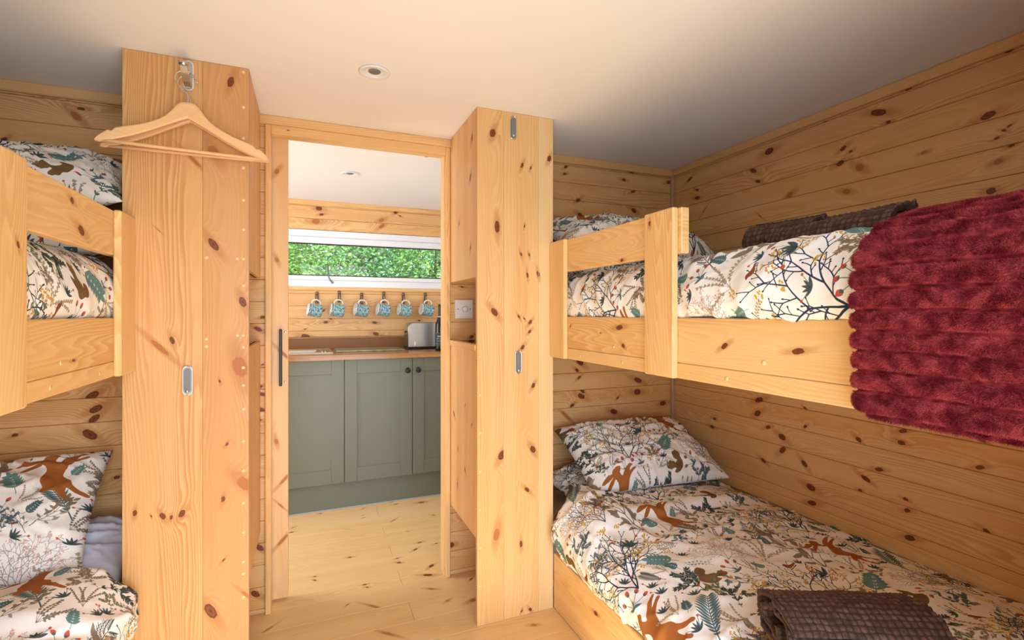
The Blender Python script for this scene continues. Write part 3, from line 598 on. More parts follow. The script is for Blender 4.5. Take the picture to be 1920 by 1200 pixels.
obj('door_stop', s_, M_BLACK, None, label='small black roller stop under the top of the doorway, at its right end', cat='door stop')
# ================================================================ recessed downlights
def downlight(x, y, label):
    t = empty('downlight', (x, y, ZC), label=label, cat='light', group='recessed downlights')
    b = nb(); lathe(b, [(.030, -.002), (.036, -.0015), (.051, -.002), (.052, -.005), (.049, -.0065), (.034, -.0055), (.024, .006), (.0, .012)], 48, Matrix.Translation((x, y, ZC))); obj('bezel', b, M_WHITE, t, True)
    b = nb(); lathe(b, [(0, .010), (.021, .010), (.021, -.001), (.018, -.003), (.0, -.0035)], 32, Matrix.Translation((x, y, ZC))); obj('lamp_lens', b, M_GREY, t, True)
downlight(.208, 1.763, 'round white recessed downlight in the sleeping room ceiling, near side of the doorway')
downlight(.224, 3.10, 'round white recessed downlight in the kitchen ceiling, seen through the doorway')
# ================================================================ tall lockers either side of the doorway
def boards_v(parent, key, xs, y0, y1, z0, z1, pal, names='board', seeds=0):
    for i, (a, b) in enumerate(zip(xs, xs[1:])):
        m = board_mat(key, z0, z1, a, b, 'locker_board_wood', None, **pal[i])
        uo = (0, 0)
        if m is None: m = pine('locker_board_wood', rand=True, **{**dict(dens=.95), **pal[i]}); uo = (i * .7 + seeds, i * .37)
        yield obj(names, box(a + .0002, b - .0002, y0, y1, z0, z1, 'z', .0008, uo), m, parent)
def locker(label, XA, XB, key, cuts, pal, side, lowtop, plugs):
    """front sheet between XA and XB at y 1.905..1.925; boxes behind it open onto the passage on `side`"""
    t = empty('tall_locker', ((XA + XB) / 2, 1.9, 0), label=label, cat='locker', group='tall pine lockers')
    fp = obj('front_panel', box(XA + .002, XB - .002, 1.9235, 1.925, 0, ZC - .001, 'z'), M_PINE_PV, t)
    list(boards_v(fp, key, cuts, 1.905, 1.9235, 0, ZC - .001, pal))
    xs = XA if side < 0 else XB; ix = XA + .02 if side < 0 else XB - .02
    for nm, z0, z1 in (('upper_cupboard', 1.413, ZC - .001), ('lower_cupboard', .35, lowtop)):
        if side < 0:
            q = obj(nm, box(XB - .012, XB, 1.925, 2.328, z0, z1, 'z'), M_PINE_PV, t)
            e = [1.925, 1.965, 2.03, 2.085, 2.14, 2.20, 2.265, 2.328]
        else:
            q = obj(nm, box(XA, XA + .012, 1.925, 2.328, z0, z1, 'z'), M_PINE_PV, t); e = [1.925, 2.04, 2.18, 2.328]
        for i, (a, b) in enumerate(zip(e, e[1:])):
            ks = [k for k in KN['locker_side'] if a <= k[1] <= b] if side < 0 else []
            m = pine('side_board_wood', knots=[k for k in ks if z0 <= k[0] <= z1], rand=False, light=(.80, .50, .235) if i % 2 else (.76, .455, .205), dark=(.62, .33, .12), contrast=.6) if side < 0 else M_WARM
            x0, x1 = (xs, ix) if side < 0 else (ix, xs)
            obj('side_board', box(x0, x1, a + .0002, b - .0002, z0, z1, 'z', .0006, (0, 0) if side < 0 else (i * .5, i)), m, q)
        obj('shelf_board', box(XA + .02, XB - .012, 1.925, 2.328, z1 - .02 if nm[0] == 'l' else z0, z1 if nm[0] == 'l' else z0 + .02, 'y', .001, (XA, z0)), M_WARM, q)
        if nm[0] == 'l': obj('bottom_board', box(XA + .02, XB - .012, 1.925, 2.328, z0, z0 + .02, 'y', .001, (XA, 1)), M_WARM, q)
    if side < 0: obj('shelf_edge', box(XA - .004, XA + .02, 1.925, 2.328, lowtop - .002, lowtop + .022, 'y', .001, (.4, .9)), M_WARM, t)
    b = nb()
    for x, z in plugs: lathe(b, [(0, .0012), (.0052, .0012), (.0055, 0), (0, 0)], 12, Matrix.Translation((x, 1.905, z)) @ Matrix.Rotation(PI / 2, 4, 'X'))
    obj('wood_plugs', b, plain('plug_wood', (.84, .60, .30), .4), t, kind='stuff')
    return t
PALL = [dict(light=(.71, .425, .185), dark=(.55, .25, .08), contrast=.9, ring=1.3, wav=.5), dict(light=(.64, .345, .14), dark=(.51, .24, .085), contrast=.6, ring=1.0, wav=.5)]
zz = [2.085, 1.965, 1.86, 1.76, 1.65, 1.55, 1.45, 1.36, 1.19, 1.15, 1.08, 1.02, .94, .83, .73, .62, .52, .42, .38, .30]
plugL = [(-.208, z) for z in zz] + [(-.226, 1.45), (-.226, 1.19), (-.317, 1.45), (-.317, 1.18), (-.317, 1.155)]
locker('left tall pine locker, reddish knotty front panel with coat hangers hanging on it', -.545, -.191, 'locker_left', [-.545, -.327, -.191], PALL, 1, 1.148, plugL)
PALR = [dict(light=(.75, .485, .22), dark=(.62, .32, .10), contrast=.8, ring=.9, wav=.6), dict(light=(.76, .505, .24), dark=(.66, .37, .13), contrast=.7, ring=1.0, wav=.5), dict(light=(.79, .56, .29), dark=(.67, .42, .18), contrast=.5)]
plugR = [(.640, .16 + .155 * k) for k in range(7)]
locker('right tall pine locker, pale knotty front panel, no hangers on its hooks', .627, .970, 'locker_right', [.627, .742, .900, .970], PALR, -1, 1.115, plugR)
# fold-flat hooks
def stadium(bm, w, h, y0, y1, seg=12, mi=0):
    pts = []
    for k in range(seg + 1): a = PI * k / seg; pts.append((w * math.cos(a), h - w + w * math.sin(a)))
    for k in range(seg + 1): a = PI + PI * k / seg; pts.append((w * math.cos(a), -h + w + w * math.sin(a)))
    A = [bm.verts.new((x, y0, z)) for x, z in pts]; B = [bm.verts.new((x, y1, z)) for x, z in pts]; n = len(pts)
    bm.faces.new(A); bm.faces.new(B[::-1])
    for k in range(n): bm.faces.new((A[k], B[k], B[(k + 1) % n], A[(k + 1) % n]))
    return bm
def fold_hook(x, z, label, out=False):
    t = empty('fold_hook', (x, 1.905, z), label=label, cat='hook', group='folding coat hooks')
    BASE[t.name] = Vector((0, 0, 0))
    stp = stadium(nb(), .0145, .048, -.0035, 0); rim = obj('plate', stp, M_SATIN if not out else plain('pale_zinc', (.55, .54, .47), .4, .8), t)
    r = nb(); P = []
    for k in range(13): a = PI * k / 12; P.append((.013 * math.cos(a), -.004, .0345 + .013 * math.sin(a)))
    for k in range(13): a = PI + PI * k / 12; P.append((.013 * math.cos(a), -.004, -.0345 + .013 * math.sin(a)))
    P.append(P[0]); tube(r, P, .0020, 8, False); obj('rim', r, M_WHITE if out else M_CHROME, rim)
    if not out:
        obj('arm', stadium(nb(), .0095, .041, -.0085, -.0036), M_GREY, t)
        b = nb(); lathe(b, [(0, 0), (.005, 0), (.005, .004), (0, .005)], 12, Matrix.Translation((0, -.0085, -.034)) @ Matrix.Rotation(PI / 2, 4, 'X')); obj('rivet', b, M_CHROME, t)
    else:
        b = nb(); bx(b, -.0095, .0095, -.012, -.004, -.045, -.031, 'z', .001)
        # arm swung out and up
        A = [(0, -.006, -.041), (0, -.030, -.030), (0, -.055, -.014), (0, -.074, .002)]
        for p, q in zip(A, A[1:]):
            p, q = Vector(p), Vector(q); d = (q - p).normalized(); nrm = Vector((1, 0, 0)).cross(d) * .0022
            vs = [b.verts.new(c + s * Vector((.0095, 0, 0)) + e * nrm) for c in (p, q) for s in (-1, 1) for e in (-1, 1)]
            for f in ((0, 1, 3, 2), (4, 6, 7, 5), (0, 4, 5, 1), (2, 3, 7, 6), (0, 2, 6, 4), (1, 5, 7, 3)): b.faces.new([vs[i] for i in f])
        lathe(b, [(0, -.0105), (.008, -.0105), (.008, .0105), (0, .0105)], 16, Matrix.Translation((0, -.076, .007)) @ Matrix.Rotation(PI / 2, 4, 'Y'))
        obj('arm', b, M_STEEL, t, label='swung out steel arm')
        b = nb(); lathe(b, [(0, 0), (.006, 0), (.005, .003), (0, .003)], 12, Matrix.Translation((0, -.0035, .008)) @ Matrix.Rotation(PI / 2, 4, 'X')); obj('screw', b, M_SATIN, t)
fold_hook(-.3665, 2.043, 'metal folding hook swung open at the top of the left locker, hangers hung on it', True)
fold_hook(-.369, 1.045, 'closed grey folding hook halfway up the left locker front')
fold_hook(.783, 2.035, 'closed grey folding hook at the top of the right locker front')
fold_hook(.806, 1.062, 'closed grey folding hook halfway up the right locker front')
# ---- wooden coat hangers
def hanger(loc, rz, wood, label):
    t = empty('coat_hanger', loc, (0, 0, rz), label=label, cat='coat hanger', group='wooden coat hangers')
    BASE[t.name] = Vector((0, 0, 0))
    top = [(-.232, -.152), (-.222, -.138), (-.200, -.118), (-.196, -.122), (-.190, -.122), (-.182, -.110), (-.12, -.088), (-.07, -.060), (-.045, -.034), (-.030, -.012), (-.018, -.002), (0, 0)]
    bot = [(-.232, -.158), (-.226, -.160), (-.190, -.148), (-.12, -.116), (-.06, -.082), (-.02, -.060), (0, -.050)]
    T = spline(top[4:], 16); T = [np.array(p, float) for p in top[:4]] + T; B = spline(bot, 20)
    for s in (-1, 1):
        b = nb(); L = b.loops.layers.uv.verify()
        full = [(p[0] * -s, p[1]) for p in T] ; low = [(p[0] * -s, p[1]) for p in B]
        n = 24; xs = [-.232 * (1 - (k / n)) for k in range(n + 1)]
        def at(P, x): 
            P = sorted(P, key=lambda q: q[0]); 
            return float(np.interp(x, [q[0] for q in P], [q[1] for q in P]))
        rr = []
        for x in xs:
            zt, zb = at([(abs(q[0]) * -1, q[1]) for q in full], x), at([(abs(q[0]) * -1, q[1]) for q in low], x)
            if zt - zb < .004: zt = zb + .004
            th = .0062; c = (zt + zb) / 2; hh = (zt - zb) / 2
            cy = -.008 * (abs(x) / .232) ** 2
            rr.append([b.verts.new((-s * x if False else s * -x, cy + dy, c + dz)) for dy, dz in ((-th, hh * .75), (-th * .6, hh), (th * .6, hh), (th, hh * .75), (th, -hh * .75), (th * .6, -hh), (-th * .6, -hh), (-th, -hh * .75))])
        for P_, Q_ in zip(rr, rr[1:]):
            for k in range(8): b.faces.new((P_[k], P_[(k + 1) % 8], Q_[(k + 1) % 8], Q_[k]))
        b.faces.new(rr[0]); b.faces.new(rr[-1][::-1]); b.normal_update(); uvt(b, 'x', (s, 0))
        obj('arm', b, wood, t)
    b = nb(); tube(b, [(-.226, -.0075, -.153), (-.1, -.0045, -.153), (0, -.004, -.153), (.1, -.0045, -.153), (.226, -.0075, -.153)], .0052, 10); b.normal_update(); uvt(b, 'x', (0, 3)); obj('trouser_bar', b, wood, t)
    b = nb(); hp = [(0, 0, -.01), (.0, 0, .020), (-.008, 0, .034), (-.024, 0, .050), (-.034, 0, .066), (-.031, 0, .086), (-.016, 0, .099), (.004, 0, .0985), (.018, 0, .086), (.026, 0, .068)]
    tube(b, [tuple(p) for p in spline(hp, 40)], .0016, 8); lathe(b, [(.0045, -.001), (.0045, .002), (0, .002)], 12); obj('hook', b, M_CHROME, t, label='chrome wire hook')
hanger((-.358, 1.852, 1.935), .07, M_HANG, 'pale wooden coat hanger, the one in front, on the left locker hook')
hanger((-.355, 1.872, 1.930), -.02, M_HANG2, 'rosier wooden coat hanger behind the first one, on the left locker hook')
# ---- dimmer switch
t = empty('dimmer_switch', (.697, 2.328, 1.264 + .022), label='square white dimmer switch with round knob in the niche beside the doorway', cat='switch')
BASE[t.name] = Vector((0, 0, 0))
obj('face_plate', box(-.046, .046, -.009, 0, -.046, .046, 'x', .003), M_WHITE, t)
b = nb(); lathe(b, [(0, 0), (.0145, 0), (.0135, .010), (.009, .013), (.005, .0125), (0, .0125)], 28, Matrix.Translation((.004, -.009, 0)) @ Matrix.Rotation(PI / 2, 4, 'X')); obj('dimmer_knob', b, M_WHITE, t)
for s in (-1, 1):
    b = nb(); lathe(b, [(0, 0), (.003, 0), (.003, .001), (0, .001)], 10, Matrix.Translation((s * .031, -.009, 0)) @ Matrix.Rotation(PI / 2, 4, 'X')); obj('screw', b, M_GREY, t)
# ================================================================ bunks
def XS(x, side): return x if side > 0 else .442 - x
def bunk(side, upper):
    nm = 'right' if side > 0 else 'left'
    X = lambda x: XS(x, side)
    z0 = 1.080 if upper else 0.0
    key = 'rail_' + nm
    lab = {(1, True): 'right upper bunk, pale pine rails and guard, with the red fur throw over its side', (-1, True): 'left upper bunk, pale pine rails and guard, cut off by the photo edge',
           (1, False): 'right lower bunk, low pine side board beside the floor', (-1, False): 'left lower bunk under the left upper one, its pine board low down'}[(side, upper)]
    t = empty('upper_bunk' if upper else 'lower_bunk', (X(1.46), 1.1, z0), label=lab, cat='bunk bed', group='built-in pine bunks')
    x0, x1 = X(.972), X(1.000)
    def B(name, a0, a1, y0, y1, c0, c1, g, ch, k, par=t, base=None, uo=None, **kw):
        lo, hi = (y0, y1) if g == 'y' else (c0, c1); l2, h2 = (c0, c1) if g == 'y' else (y0, y1)
        m = board_mat(k, lo, hi, l2, h2, name + '_wood', None, **PALE) if k else None
        return obj(name, box(a0, a1, y0, y1, c0, c1, g, ch, (0, 0) if m else (uo or (side * 3.3 + c0 * 7, c0 * 3 + y0))), m or base or M_PINE_PV, par, **kw)
    if upper:
        r = B('side_rail', x0, x1, .22, 1.904, 1.124, 1.252, 'y', .003, key)
        B('rail_strip', x0, x1, .22, 1.904, 1.080, 1.1235, 'y', .002, None, r)
        B('guard_rail', x0, x1, 1.112, 1.904, 1.435, 1.566, 'y', .003, key)
        for i, (a, b) in enumerate(((1.775, 1.904), (1.125, 1.257))): B('post', X(.952), X(.9718), a, b, 1.080, 1.567, 'z', .004, 'post_' + nm if i == 1 else None, uo=(side * 2 + i * 1.9, i * .8))
        b = nb()
        for (y, z) in ((1.40, 1.100), (.95, 1.100), (1.68, 1.10), (1.45, 1.15), (.84, 1.15)): lathe(b, [(0, .0010), (.0058, .0010), (.006, 0), (0, 0)], 12, Matrix.Translation((X(.972), y, z)) @ Matrix.Rotation(-side * PI / 2, 4, 'Y'))
        obj('wood_plugs', b, bpy.data.materials['plug_wood'], t, kind='stuff')
        B('bed_base', X(1.0), X(1.968), .22, 2.30, 1.085, 1.110, 'x', 0, None)
        B('foot_board', X(1.0), X(1.965), .20, .222, 1.080, 1.45, 'x', .003, None)
    else:
        B('side_board', x0, X(.997), .22, 1.904, 0.002, .235, 'y', .003, 'board_right' if side > 0 else None, base=M_PINE_P)
        B('bed_base', X(.998), X(1.952), .22, 2.30, .06, .09, 'x', 0, None)
        B('foot_board', X(.997), X(1.952), .20, .222, .0, .235, 'x', .003, None)
for s_ in (1, -1):
    for u_ in (True, False): bunk(s_, u_)
# ---------------- cloth
def rounded_box(x0, x1, y0, y1, z0, z1, r=.03):
    if x0 > x1: x0, x1 = x1, x0
    b = nb(); bx(b, x0, x1, y0, y1, z0, z1, 'y'); bmesh.ops.remove_doubles(b, verts=b.verts, dist=1e-5); bmesh.ops.bevel(b, geom=b.edges[:], offset=r, segments=4, affect='EDGES'); return b
for side, up, lab in ((1, 0, 'mattress in a pale blue-white sheet on the right lower bunk, under the duvet'), (-1, 0, 'mattress in a crumpled pale blue-white sheet on the left lower bunk'),
                      (1, 1, 'mattress of the right upper bunk, in a fitted sheet under the duvet'), (-1, 1, 'mattress of the left upper bunk, in a fitted sheet under the duvet')):
    z0 = 1.112 if up else .092
    obj('mattress', rounded_box(XS(1.003, side), XS(1.950, side), .25, 2.27 + (0 if up else .03), z0, (1.325 if up else .355)), M_SHEET, None, True, label=lab, cat='mattress', group='bunk mattresses')
def gridmesh(P, UV, close_u=False):
    n, m = P.shape[:2]; V = P.reshape(-1, 3); idx = np.arange(n * m).reshape(n, m)
    a, b, c, d = idx[:-1, :-1], idx[1:, :-1], idx[1:, 1:], idx[:-1, 1:]
    F = np.stack([a, b, c, d], -1).reshape(-1, 4)
    me = bpy.data.meshes.new('grid'); me.vertices.add(len(V)); me.vertices.foreach_set('co', V.ravel().astype(np.float32))
    me.loops.add(F.size); me.loops.foreach_set('vertex_index', F.ravel().astype(np.int32)); me.polygons.add(len(F)); me.polygons.foreach_set('loop_start', np.arange(0, F.size, 4, dtype=np.int32))
    me.update(calc_edges=True); uv = me.uv_layers.new(name='UVMap'); uv.data.foreach_set('uv', UV.reshape(-1, 2)[F.ravel()].ravel().astype(np.float32))
    me.polygons.foreach_set('use_smooth', [True] * len(F)); me.validate(); return me
def normals(P):
    du = np.gradient(P, axis=0); dv = np.gradient(P, axis=1); n = np.cross(du, dv); n /= np.linalg.norm(n, axis=-1, keepdims=True) + 1e-9; return n
def sm(a, b, x): t = min(max((x - a) / (b - a), 0), 1); return t * t * (3 - 2 * t)
def wrinkle(x, y, z, k, s=0):
    p = Vector((x + s, y - s, z)); a = noise.noise(Vector((p.x * 4, p.y * 3, p.z * 4)))
    q = Vector((p.x * 3.0 + 1.2 * a, p.y * 11 + p.x * 4.0 + 2 * a, p.z * 3)); r = 1 - abs(noise.noise(q)) * 2.2
    q2 = Vector((p.x * 17 + p.y * 6, p.y * 7 - p.x * 3, p.z * 9)); r2 = 1 - abs(noise.noise(q2)) * 2.2
    return k * (a * 1.1 + max(r, 0) ** 3 * 1.0 + max(r2, 0) ** 3 * .45)
def duvet(side, upper, prof, yh, yf, lab, uvo, seed, amp=.008, edge=0.0, zb=.39):
    """prof(y) -> list of (x, z) across the bed, from the wall over the edge; swept from foot (yf) to head (yh)"""
    nu, nv = 150, 190
    P = np.zeros((nu, nv, 3)); UV = np.zeros((nu, nv, 2))
    for j in range(nv):
        y = yf + (yh - yf) * j / (nv - 1); S = spline(prof(y), nu)
        he = 1.0
        d = (yh - y) / .075
        if d < 1: he = max(1 - (1 - d) ** 2, 0) ** .5
        d = (y - yf) / .06
        if d < 1: he *= max(1 - (1 - d) ** 2, 0) ** .5
        arc = 0
        for i in range(nu):
            x, z = S[i]; 
            if z > zb: z = zb + (z - zb) * he
            elif he < 1: pass
            if i: arc += math.hypot(S[i][0] - S[i - 1][0], S[i][1] - S[i - 1][1])
            P[i, j] = (x, y, z); UV[i, j] = (1.95 - arc, y)
    N = normals(P)
    if N[nu // 3, nv // 2, 2] < 0: N = -N
    for i in range(nu):
        k = sm(0, 8, i) * sm(0, 10, nu - 1 - i)
        for j in range(nv):
            x, y, z = P[i, j]; P[i, j] += N[i, j] * wrinkle(x, y, z, amp, seed) * k * sm(0, 4, nv - 1 - j)
    lim = (.945 - edge)
    if side < 0:
        P[..., 0] = .442 - P[..., 0]; UV[..., 0] = 2 - UV[..., 0]
    UV += np.array(uvo)
    return obj('duvet', gridmesh(P, UV), M_PRINT, None, True, label=lab, cat='duvet', group='duvets in woodland print')
def prof_low(bulge):
    def f(y):
        h = sm(1.35, 1.86, y); e = .945 - bulge * (1 - .3 * h); g = sm(1.84, 1.895, y)
        zc = .395 + .055 * h; ex = e * (1 - g) + 1.012 * g
        fold = .030 * sm(1.60, 1.66, y) * (1 - .4 * sm(1.78, 1.9, y))
        return [(1.935, .355), (1.944, .385), (1.915, .408), (1.78, .425 + fold * .8), (1.55, .44 + fold), (1.30, .445 + fold), (1.13, zc + .03 + fold), (max(1.03, ex + .05), zc + .012 + fold * .6), (ex + .018, zc - .035), (ex, .325 + .06 * h), (ex + .003, .282 + .03 * h), (max(ex + .025, .985 if g > .5 else .975), .252), (max(.992, ex + .03), .2435), (1.03, .241)]
    return f
def prof_up(y):
    n = sm(1.06, 1.14, y); t = sm(.78, .60, y); ex = .957 + .017 * n + .004 * t
    c = 1.430 - .008 * t; q = sm(1.6, 2.0, y)
    return [(1.935, 1.34), (1.944, 1.40), (1.90, 1.425), (1.75, 1.445), (1.5, 1.452), (1.30, 1.450), (1.15, 1.444 - .004 * n), (1.05, c), (max(1.0, ex + .03), c - .035), (ex + .008, c - .08), (ex, 1.315), (ex + .004, 1.275), (max(.978, ex + .012), 1.256), (1.0, 1.2535), (1.05, 1.2535)]
duvet(1, 0, prof_low(0.0), 1.975, .27, 'woodland-print duvet with hares and ferns spread over the right lower bunk', (.535, .21), 2.0, .012, zb=.36)
duvet(-1, 0, prof_low(.018), 1.945, .27, 'woodland-print duvet on the left lower bunk, in the bottom left corner', (.13, -.03), 7.5, .012, zb=.36)
duvet(1, 1, prof_up, 1.95, .27, 'woodland-print duvet on the right upper bunk, bulging over its rail', (.267, .493), 12.1, .009, zb=1.33)
duvet(-1, 1, prof_up, 1.95, .27, 'woodland-print duvet on the left upper bunk, seen between its two rails', (.16, .33), 19.3, .0055, zb=1.33)
def pillow(loc, rot, w, d, th, lab, uvo=(0, 0), mat=None, seed=0, flange=.0):
    n, m = 84, 60; mats = mat or M_PRINT; out = []
    P = np.zeros((n, m * 2 - 1, 3)); UV = np.zeros((n, m * 2 - 1, 2))
    for i in range(n):
        u = -1 + 2 * i / (n - 1)
        for j in range(2 * m - 1):
            q = -1 + 2 * j / (m - 1); top = q <= 1; v = q if top else 2 - q
            hu = max(1 - abs(u) ** 3.2, 0); hv = max(1 - abs(v) ** 3.0, 0); h = (hu * hv) ** .62
            x = u * w / 2 * (1 - .045 * (1 - v * v)); y = v * d / 2 * (1 - .06 * (1 - u * u))
            e = (1 - abs(u) ** 6) * (1 - abs(v) ** 6)
            nz = wrinkle(x * 1.6, y * 1.6, 0 if top else 3, .014, seed) * min(1, h * 1.6 + .1 * e) + .005 * noise.noise(Vector((x * 9 + seed, y * 9, 0))) * e
            z = (th * .58 * h + nz) if top else (-th * .42 * h)
            P[i, j] = (x, y, z); UV[i, j] = (x + uvo[0], (y if top else d - y) + uvo[1])
    me = gridmesh(P, UV)
    bm = bmesh.new(); bm.from_mesh(me); bmesh.ops.remove_doubles(bm, verts=bm.verts, dist=1e-5); bmesh.ops.recalc_face_normals(bm, faces=bm.faces); me2 = bpy.data.meshes.new('pillow'); bm.to_mesh(me2); bm.free()
    me2.polygons.foreach_set('use_smooth', [True] * len(me2.polygons)); me2.materials.append(mats)
    o = link(bpy.data.objects.new('pillow', me2)); o.location = loc; o.rotation_euler = [math.radians(a) for a in rot]; tag(o, label=lab, cat='pillow', group='pillows')
    return o
pillow((1.512, 2.035, .575), (25, 0, -3), .74, .47, .17, 'woodland-print pillow, upper one of two on the right lower bunk', (.417, .453), seed=1)
pillow((1.475, 2.085, .425), (6, 0, 1), .78, .40, .13, 'woodland-print pillow beneath the other on the right lower bunk', (.05, .0), seed=2)
pillow((1.430, 2.045, 1.610), (20, 0, -2), .80, .46, .20, 'woodland-print pillow, upper one of two on the right upper bunk', (.42, .15), seed=3)
pillow((1.450, 2.070, 1.475), (8, 0, 1), .80, .42, .15, 'woodland-print pillow beneath the other on the right upper bunk', (.0, .3), seed=4)
pillow((-1.045, 2.075, .600), (41, 0, 4), .76, .47, .17, 'woodland-print pillow leaning on the left lower bunk', (.75, .10), seed=5)
pillow((-.960, 2.13, .435), (16, 0, -2), .80, .34, .14, 'pale blue-white pillow behind the patterned one on the left lower bunk', (0, 0), M_SHEET, seed=6)
pillow((-.970, 2.08, 1.675), (27, -6, 3), .82, .46, .19, 'woodland-print pillow on the left upper bunk, close to the ceiling', (.25, .42), seed=7)
pillow((-.970, 2.08, 1.500), (10, 0, 0), .80, .42, .17, 'woodland-print pillow beneath the other on the left upper bunk', (.5, .1), seed=8)
# crumpled corner of the fitted sheet by the left locker
def sheet_corner():
    n = 46; P = np.zeros((n, n, 3)); UV = np.zeros((n, n, 2))
    for i in range(n):
        for j in range(n):
            u, v = i / (n - 1), j / (n - 1); x = -.83 + .275 * u; y = 1.925 + .365 * v
            ridge = .115 * math.exp(-((v - .38 - .35 * u) / .16) ** 2) * sm(.1, .8, u) + .05 * math.exp(-((v - .85) / .14) ** 2)
            z = .372 + ridge + .012 * noise.noise(Vector((x * 20, y * 14, 1))) + .09 * sm(.5, 1, v) * sm(.3, 1, u)
            P[i, j] = (x, y, z); UV[i, j] = (x, y)
    b = bmesh.new(); b.from_mesh(gridmesh(P, UV)); 
    r = bmesh.ops.extrude_face_region(b, geom=b.faces[:]); vs = [v for v in r['geom'] if isinstance(v, bmesh.types.BMVert)]
    for v in vs: v.co.z = max(v.co.z - .012, .357)
    obj('folded_sheet', b, M_SHEET, None, True, label='crumpled pale blue-white sheet pushed up between the left locker and the leaning pillow', cat='sheet')
sheet_corner()
# ---------------- wine-red ribbed fur throw over the right upper bunk
def throw():
    t = empty('fur_throw', (1.2, .42, 1.08), label='wine-red ribbed faux-fur throw hanging over the rail of the right upper bunk', cat='throw')
    def path(inner):
        o = -.012 if inner else 0
        pts = [(.945, 1.090), (.938 - o * .3, 1.115), (.936, 1.18), (.932, 1.25), (.930, 1.31), (.938, 1.355), (.962, 1.390), (1.01, 1.418), (1.08, 1.440), (1.18, 1.458), (1.35, 1.472), (1.6, 1.478), (1.85, 1.47)]
        if inner: pts = [(x + .011, z) for x, z in pts[:6]] 
        return pts
    rib = .0362
    def build(pts, y0, y1, nu, nv, h, s0=0.0, slant=0.0):
        S = spline(pts, nu); arc = [0]
        for a, b in zip(S, S[1:]): arc.append(arc[-1] + float(np.hypot(*(b - a))))
        P = np.zeros((nu, nv, 3)); build.ph = np.zeros((nu, nv))
        for i in range(nu):
            T = S[min(i + 1, nu - 1)] - S[max(i - 1, 0)]; T /= np.linalg.norm(T) + 1e-9; N = (-T[1], T[0])
            for j in range(nv):
                v = j / (nv - 1)
                # v 0..0.06 inner lip, then out over the edge
                if v > .94: yy = y1 - .02 * (v - .94) / .06 * 1.0; e = -.006
                else: yy = y0 + (y1 - y0) * v / .94; e = None
                a = arc[i] + .006 * noise.noise(Vector((yy * 5, arc[i] * 3, 1))) + slant * (y1 - yy); ph = abs(math.sin(PI * (a + s0) / rib)) ** .42
                build.ph[i, j] = ph; d = (y1 - yy) / .02; lip = max(1 - (1 - d) ** 2, 0) ** .5 if d < 1 else 1
                hh = (h * ph + .004 * noise.noise(Vector((yy * 22, arc[i] * 22, 3)))) * lip if e is None else -.008
                yb = yy + (.010 * ph if d < 3 and e is None else 0) * (1 - min(d / 3, 1))
                P[i, j] = (S[i][0] + N[0] * hh, yb, S[i][1] + N[1] * hh)
        return P
    P = build(path(0), .215, .602, 460, 84, .022)
    UV = np.zeros(P.shape[:2] + (2,)); PHP = build.ph; obj('ribbed_cloth', gridmesh(P, UV), M_FUR, t, True)
    Q = build([(.958, 1.076), (.955, 1.10), (.952, 1.16), (.95, 1.24), (.952, 1.30)], .215, .590, 60, 60, .012, .01, .02)
    obj('under_layer', gridmesh(Q, np.zeros(Q.shape[:2] + (2,))), M_FUR, t, True)
    # pile
    rs = np.random.RandomState(4)
    def pile(P, count, L, imax, jmax, name, PH=None):
        n, m = P.shape[:2]; N = normals(P); 
        if N[n // 4, m // 2, 0] > 0: N = -N
        fi = rs.rand(count) * (imax - 1); fj = rs.rand(count) * (jmax - 1)
        if PH is not None: keep = PH[fi.astype(int), fj.astype(int)] > .70; fi, fj = fi[keep], fj[keep]; count = len(fi)
        i = fi.astype(int); j = fj.astype(int); a = (fi - i)[:, None]; b = (fj - j)[:, None]
        p = (P[i, j] * (1 - a) + P[i + 1, j] * a) * (1 - b) + (P[i, j + 1] * (1 - a) + P[i + 1, j + 1] * a) * b; nn = N[i, j]
        clump = np.stack([np.sin(p[:, 1] * 90 + p[:, 2] * 60), np.sin(p[:, 2] * 80 + p[:, 1] * 40), np.cos(p[:, 1] * 70 - p[:, 2] * 50)], 1) * .30
        d = nn + clump + rs.randn(count, 3) * .32; d[:, 2] -= .35; d /= np.linalg.norm(d, axis=1, keepdims=True)
        s = np.cross(d, rs.randn(count, 3)); s /= np.linalg.norm(s, axis=1, keepdims=True) + 1e-9
        ln = L * (.6 + .6 * rs.rand(count, 1)); wd = .0005
        V = np.stack([p - s * wd, p + s * wd, p + d * ln], 1).reshape(-1, 3)
        me = bpy.data.meshes.new(name); me.vertices.add(len(V)); me.vertices.foreach_set('co', V.ravel().astype(np.float32))
        k = len(V); me.loops.add(k); me.loops.foreach_set('vertex_index', np.arange(k, dtype=np.int32)); me.polygons.add(count); me.polygons.foreach_set('loop_start', np.arange(0, k, 3, dtype=np.int32)); me.update(calc_edges=True)
        obj(name, me, M_FUR, t, False, kind='stuff')
    pile(P, 280000, .0056, 330, 80, 'fur_pile', PHP); pile(Q, 24000, .008, 22, 58, 'fur_pile')
throw()
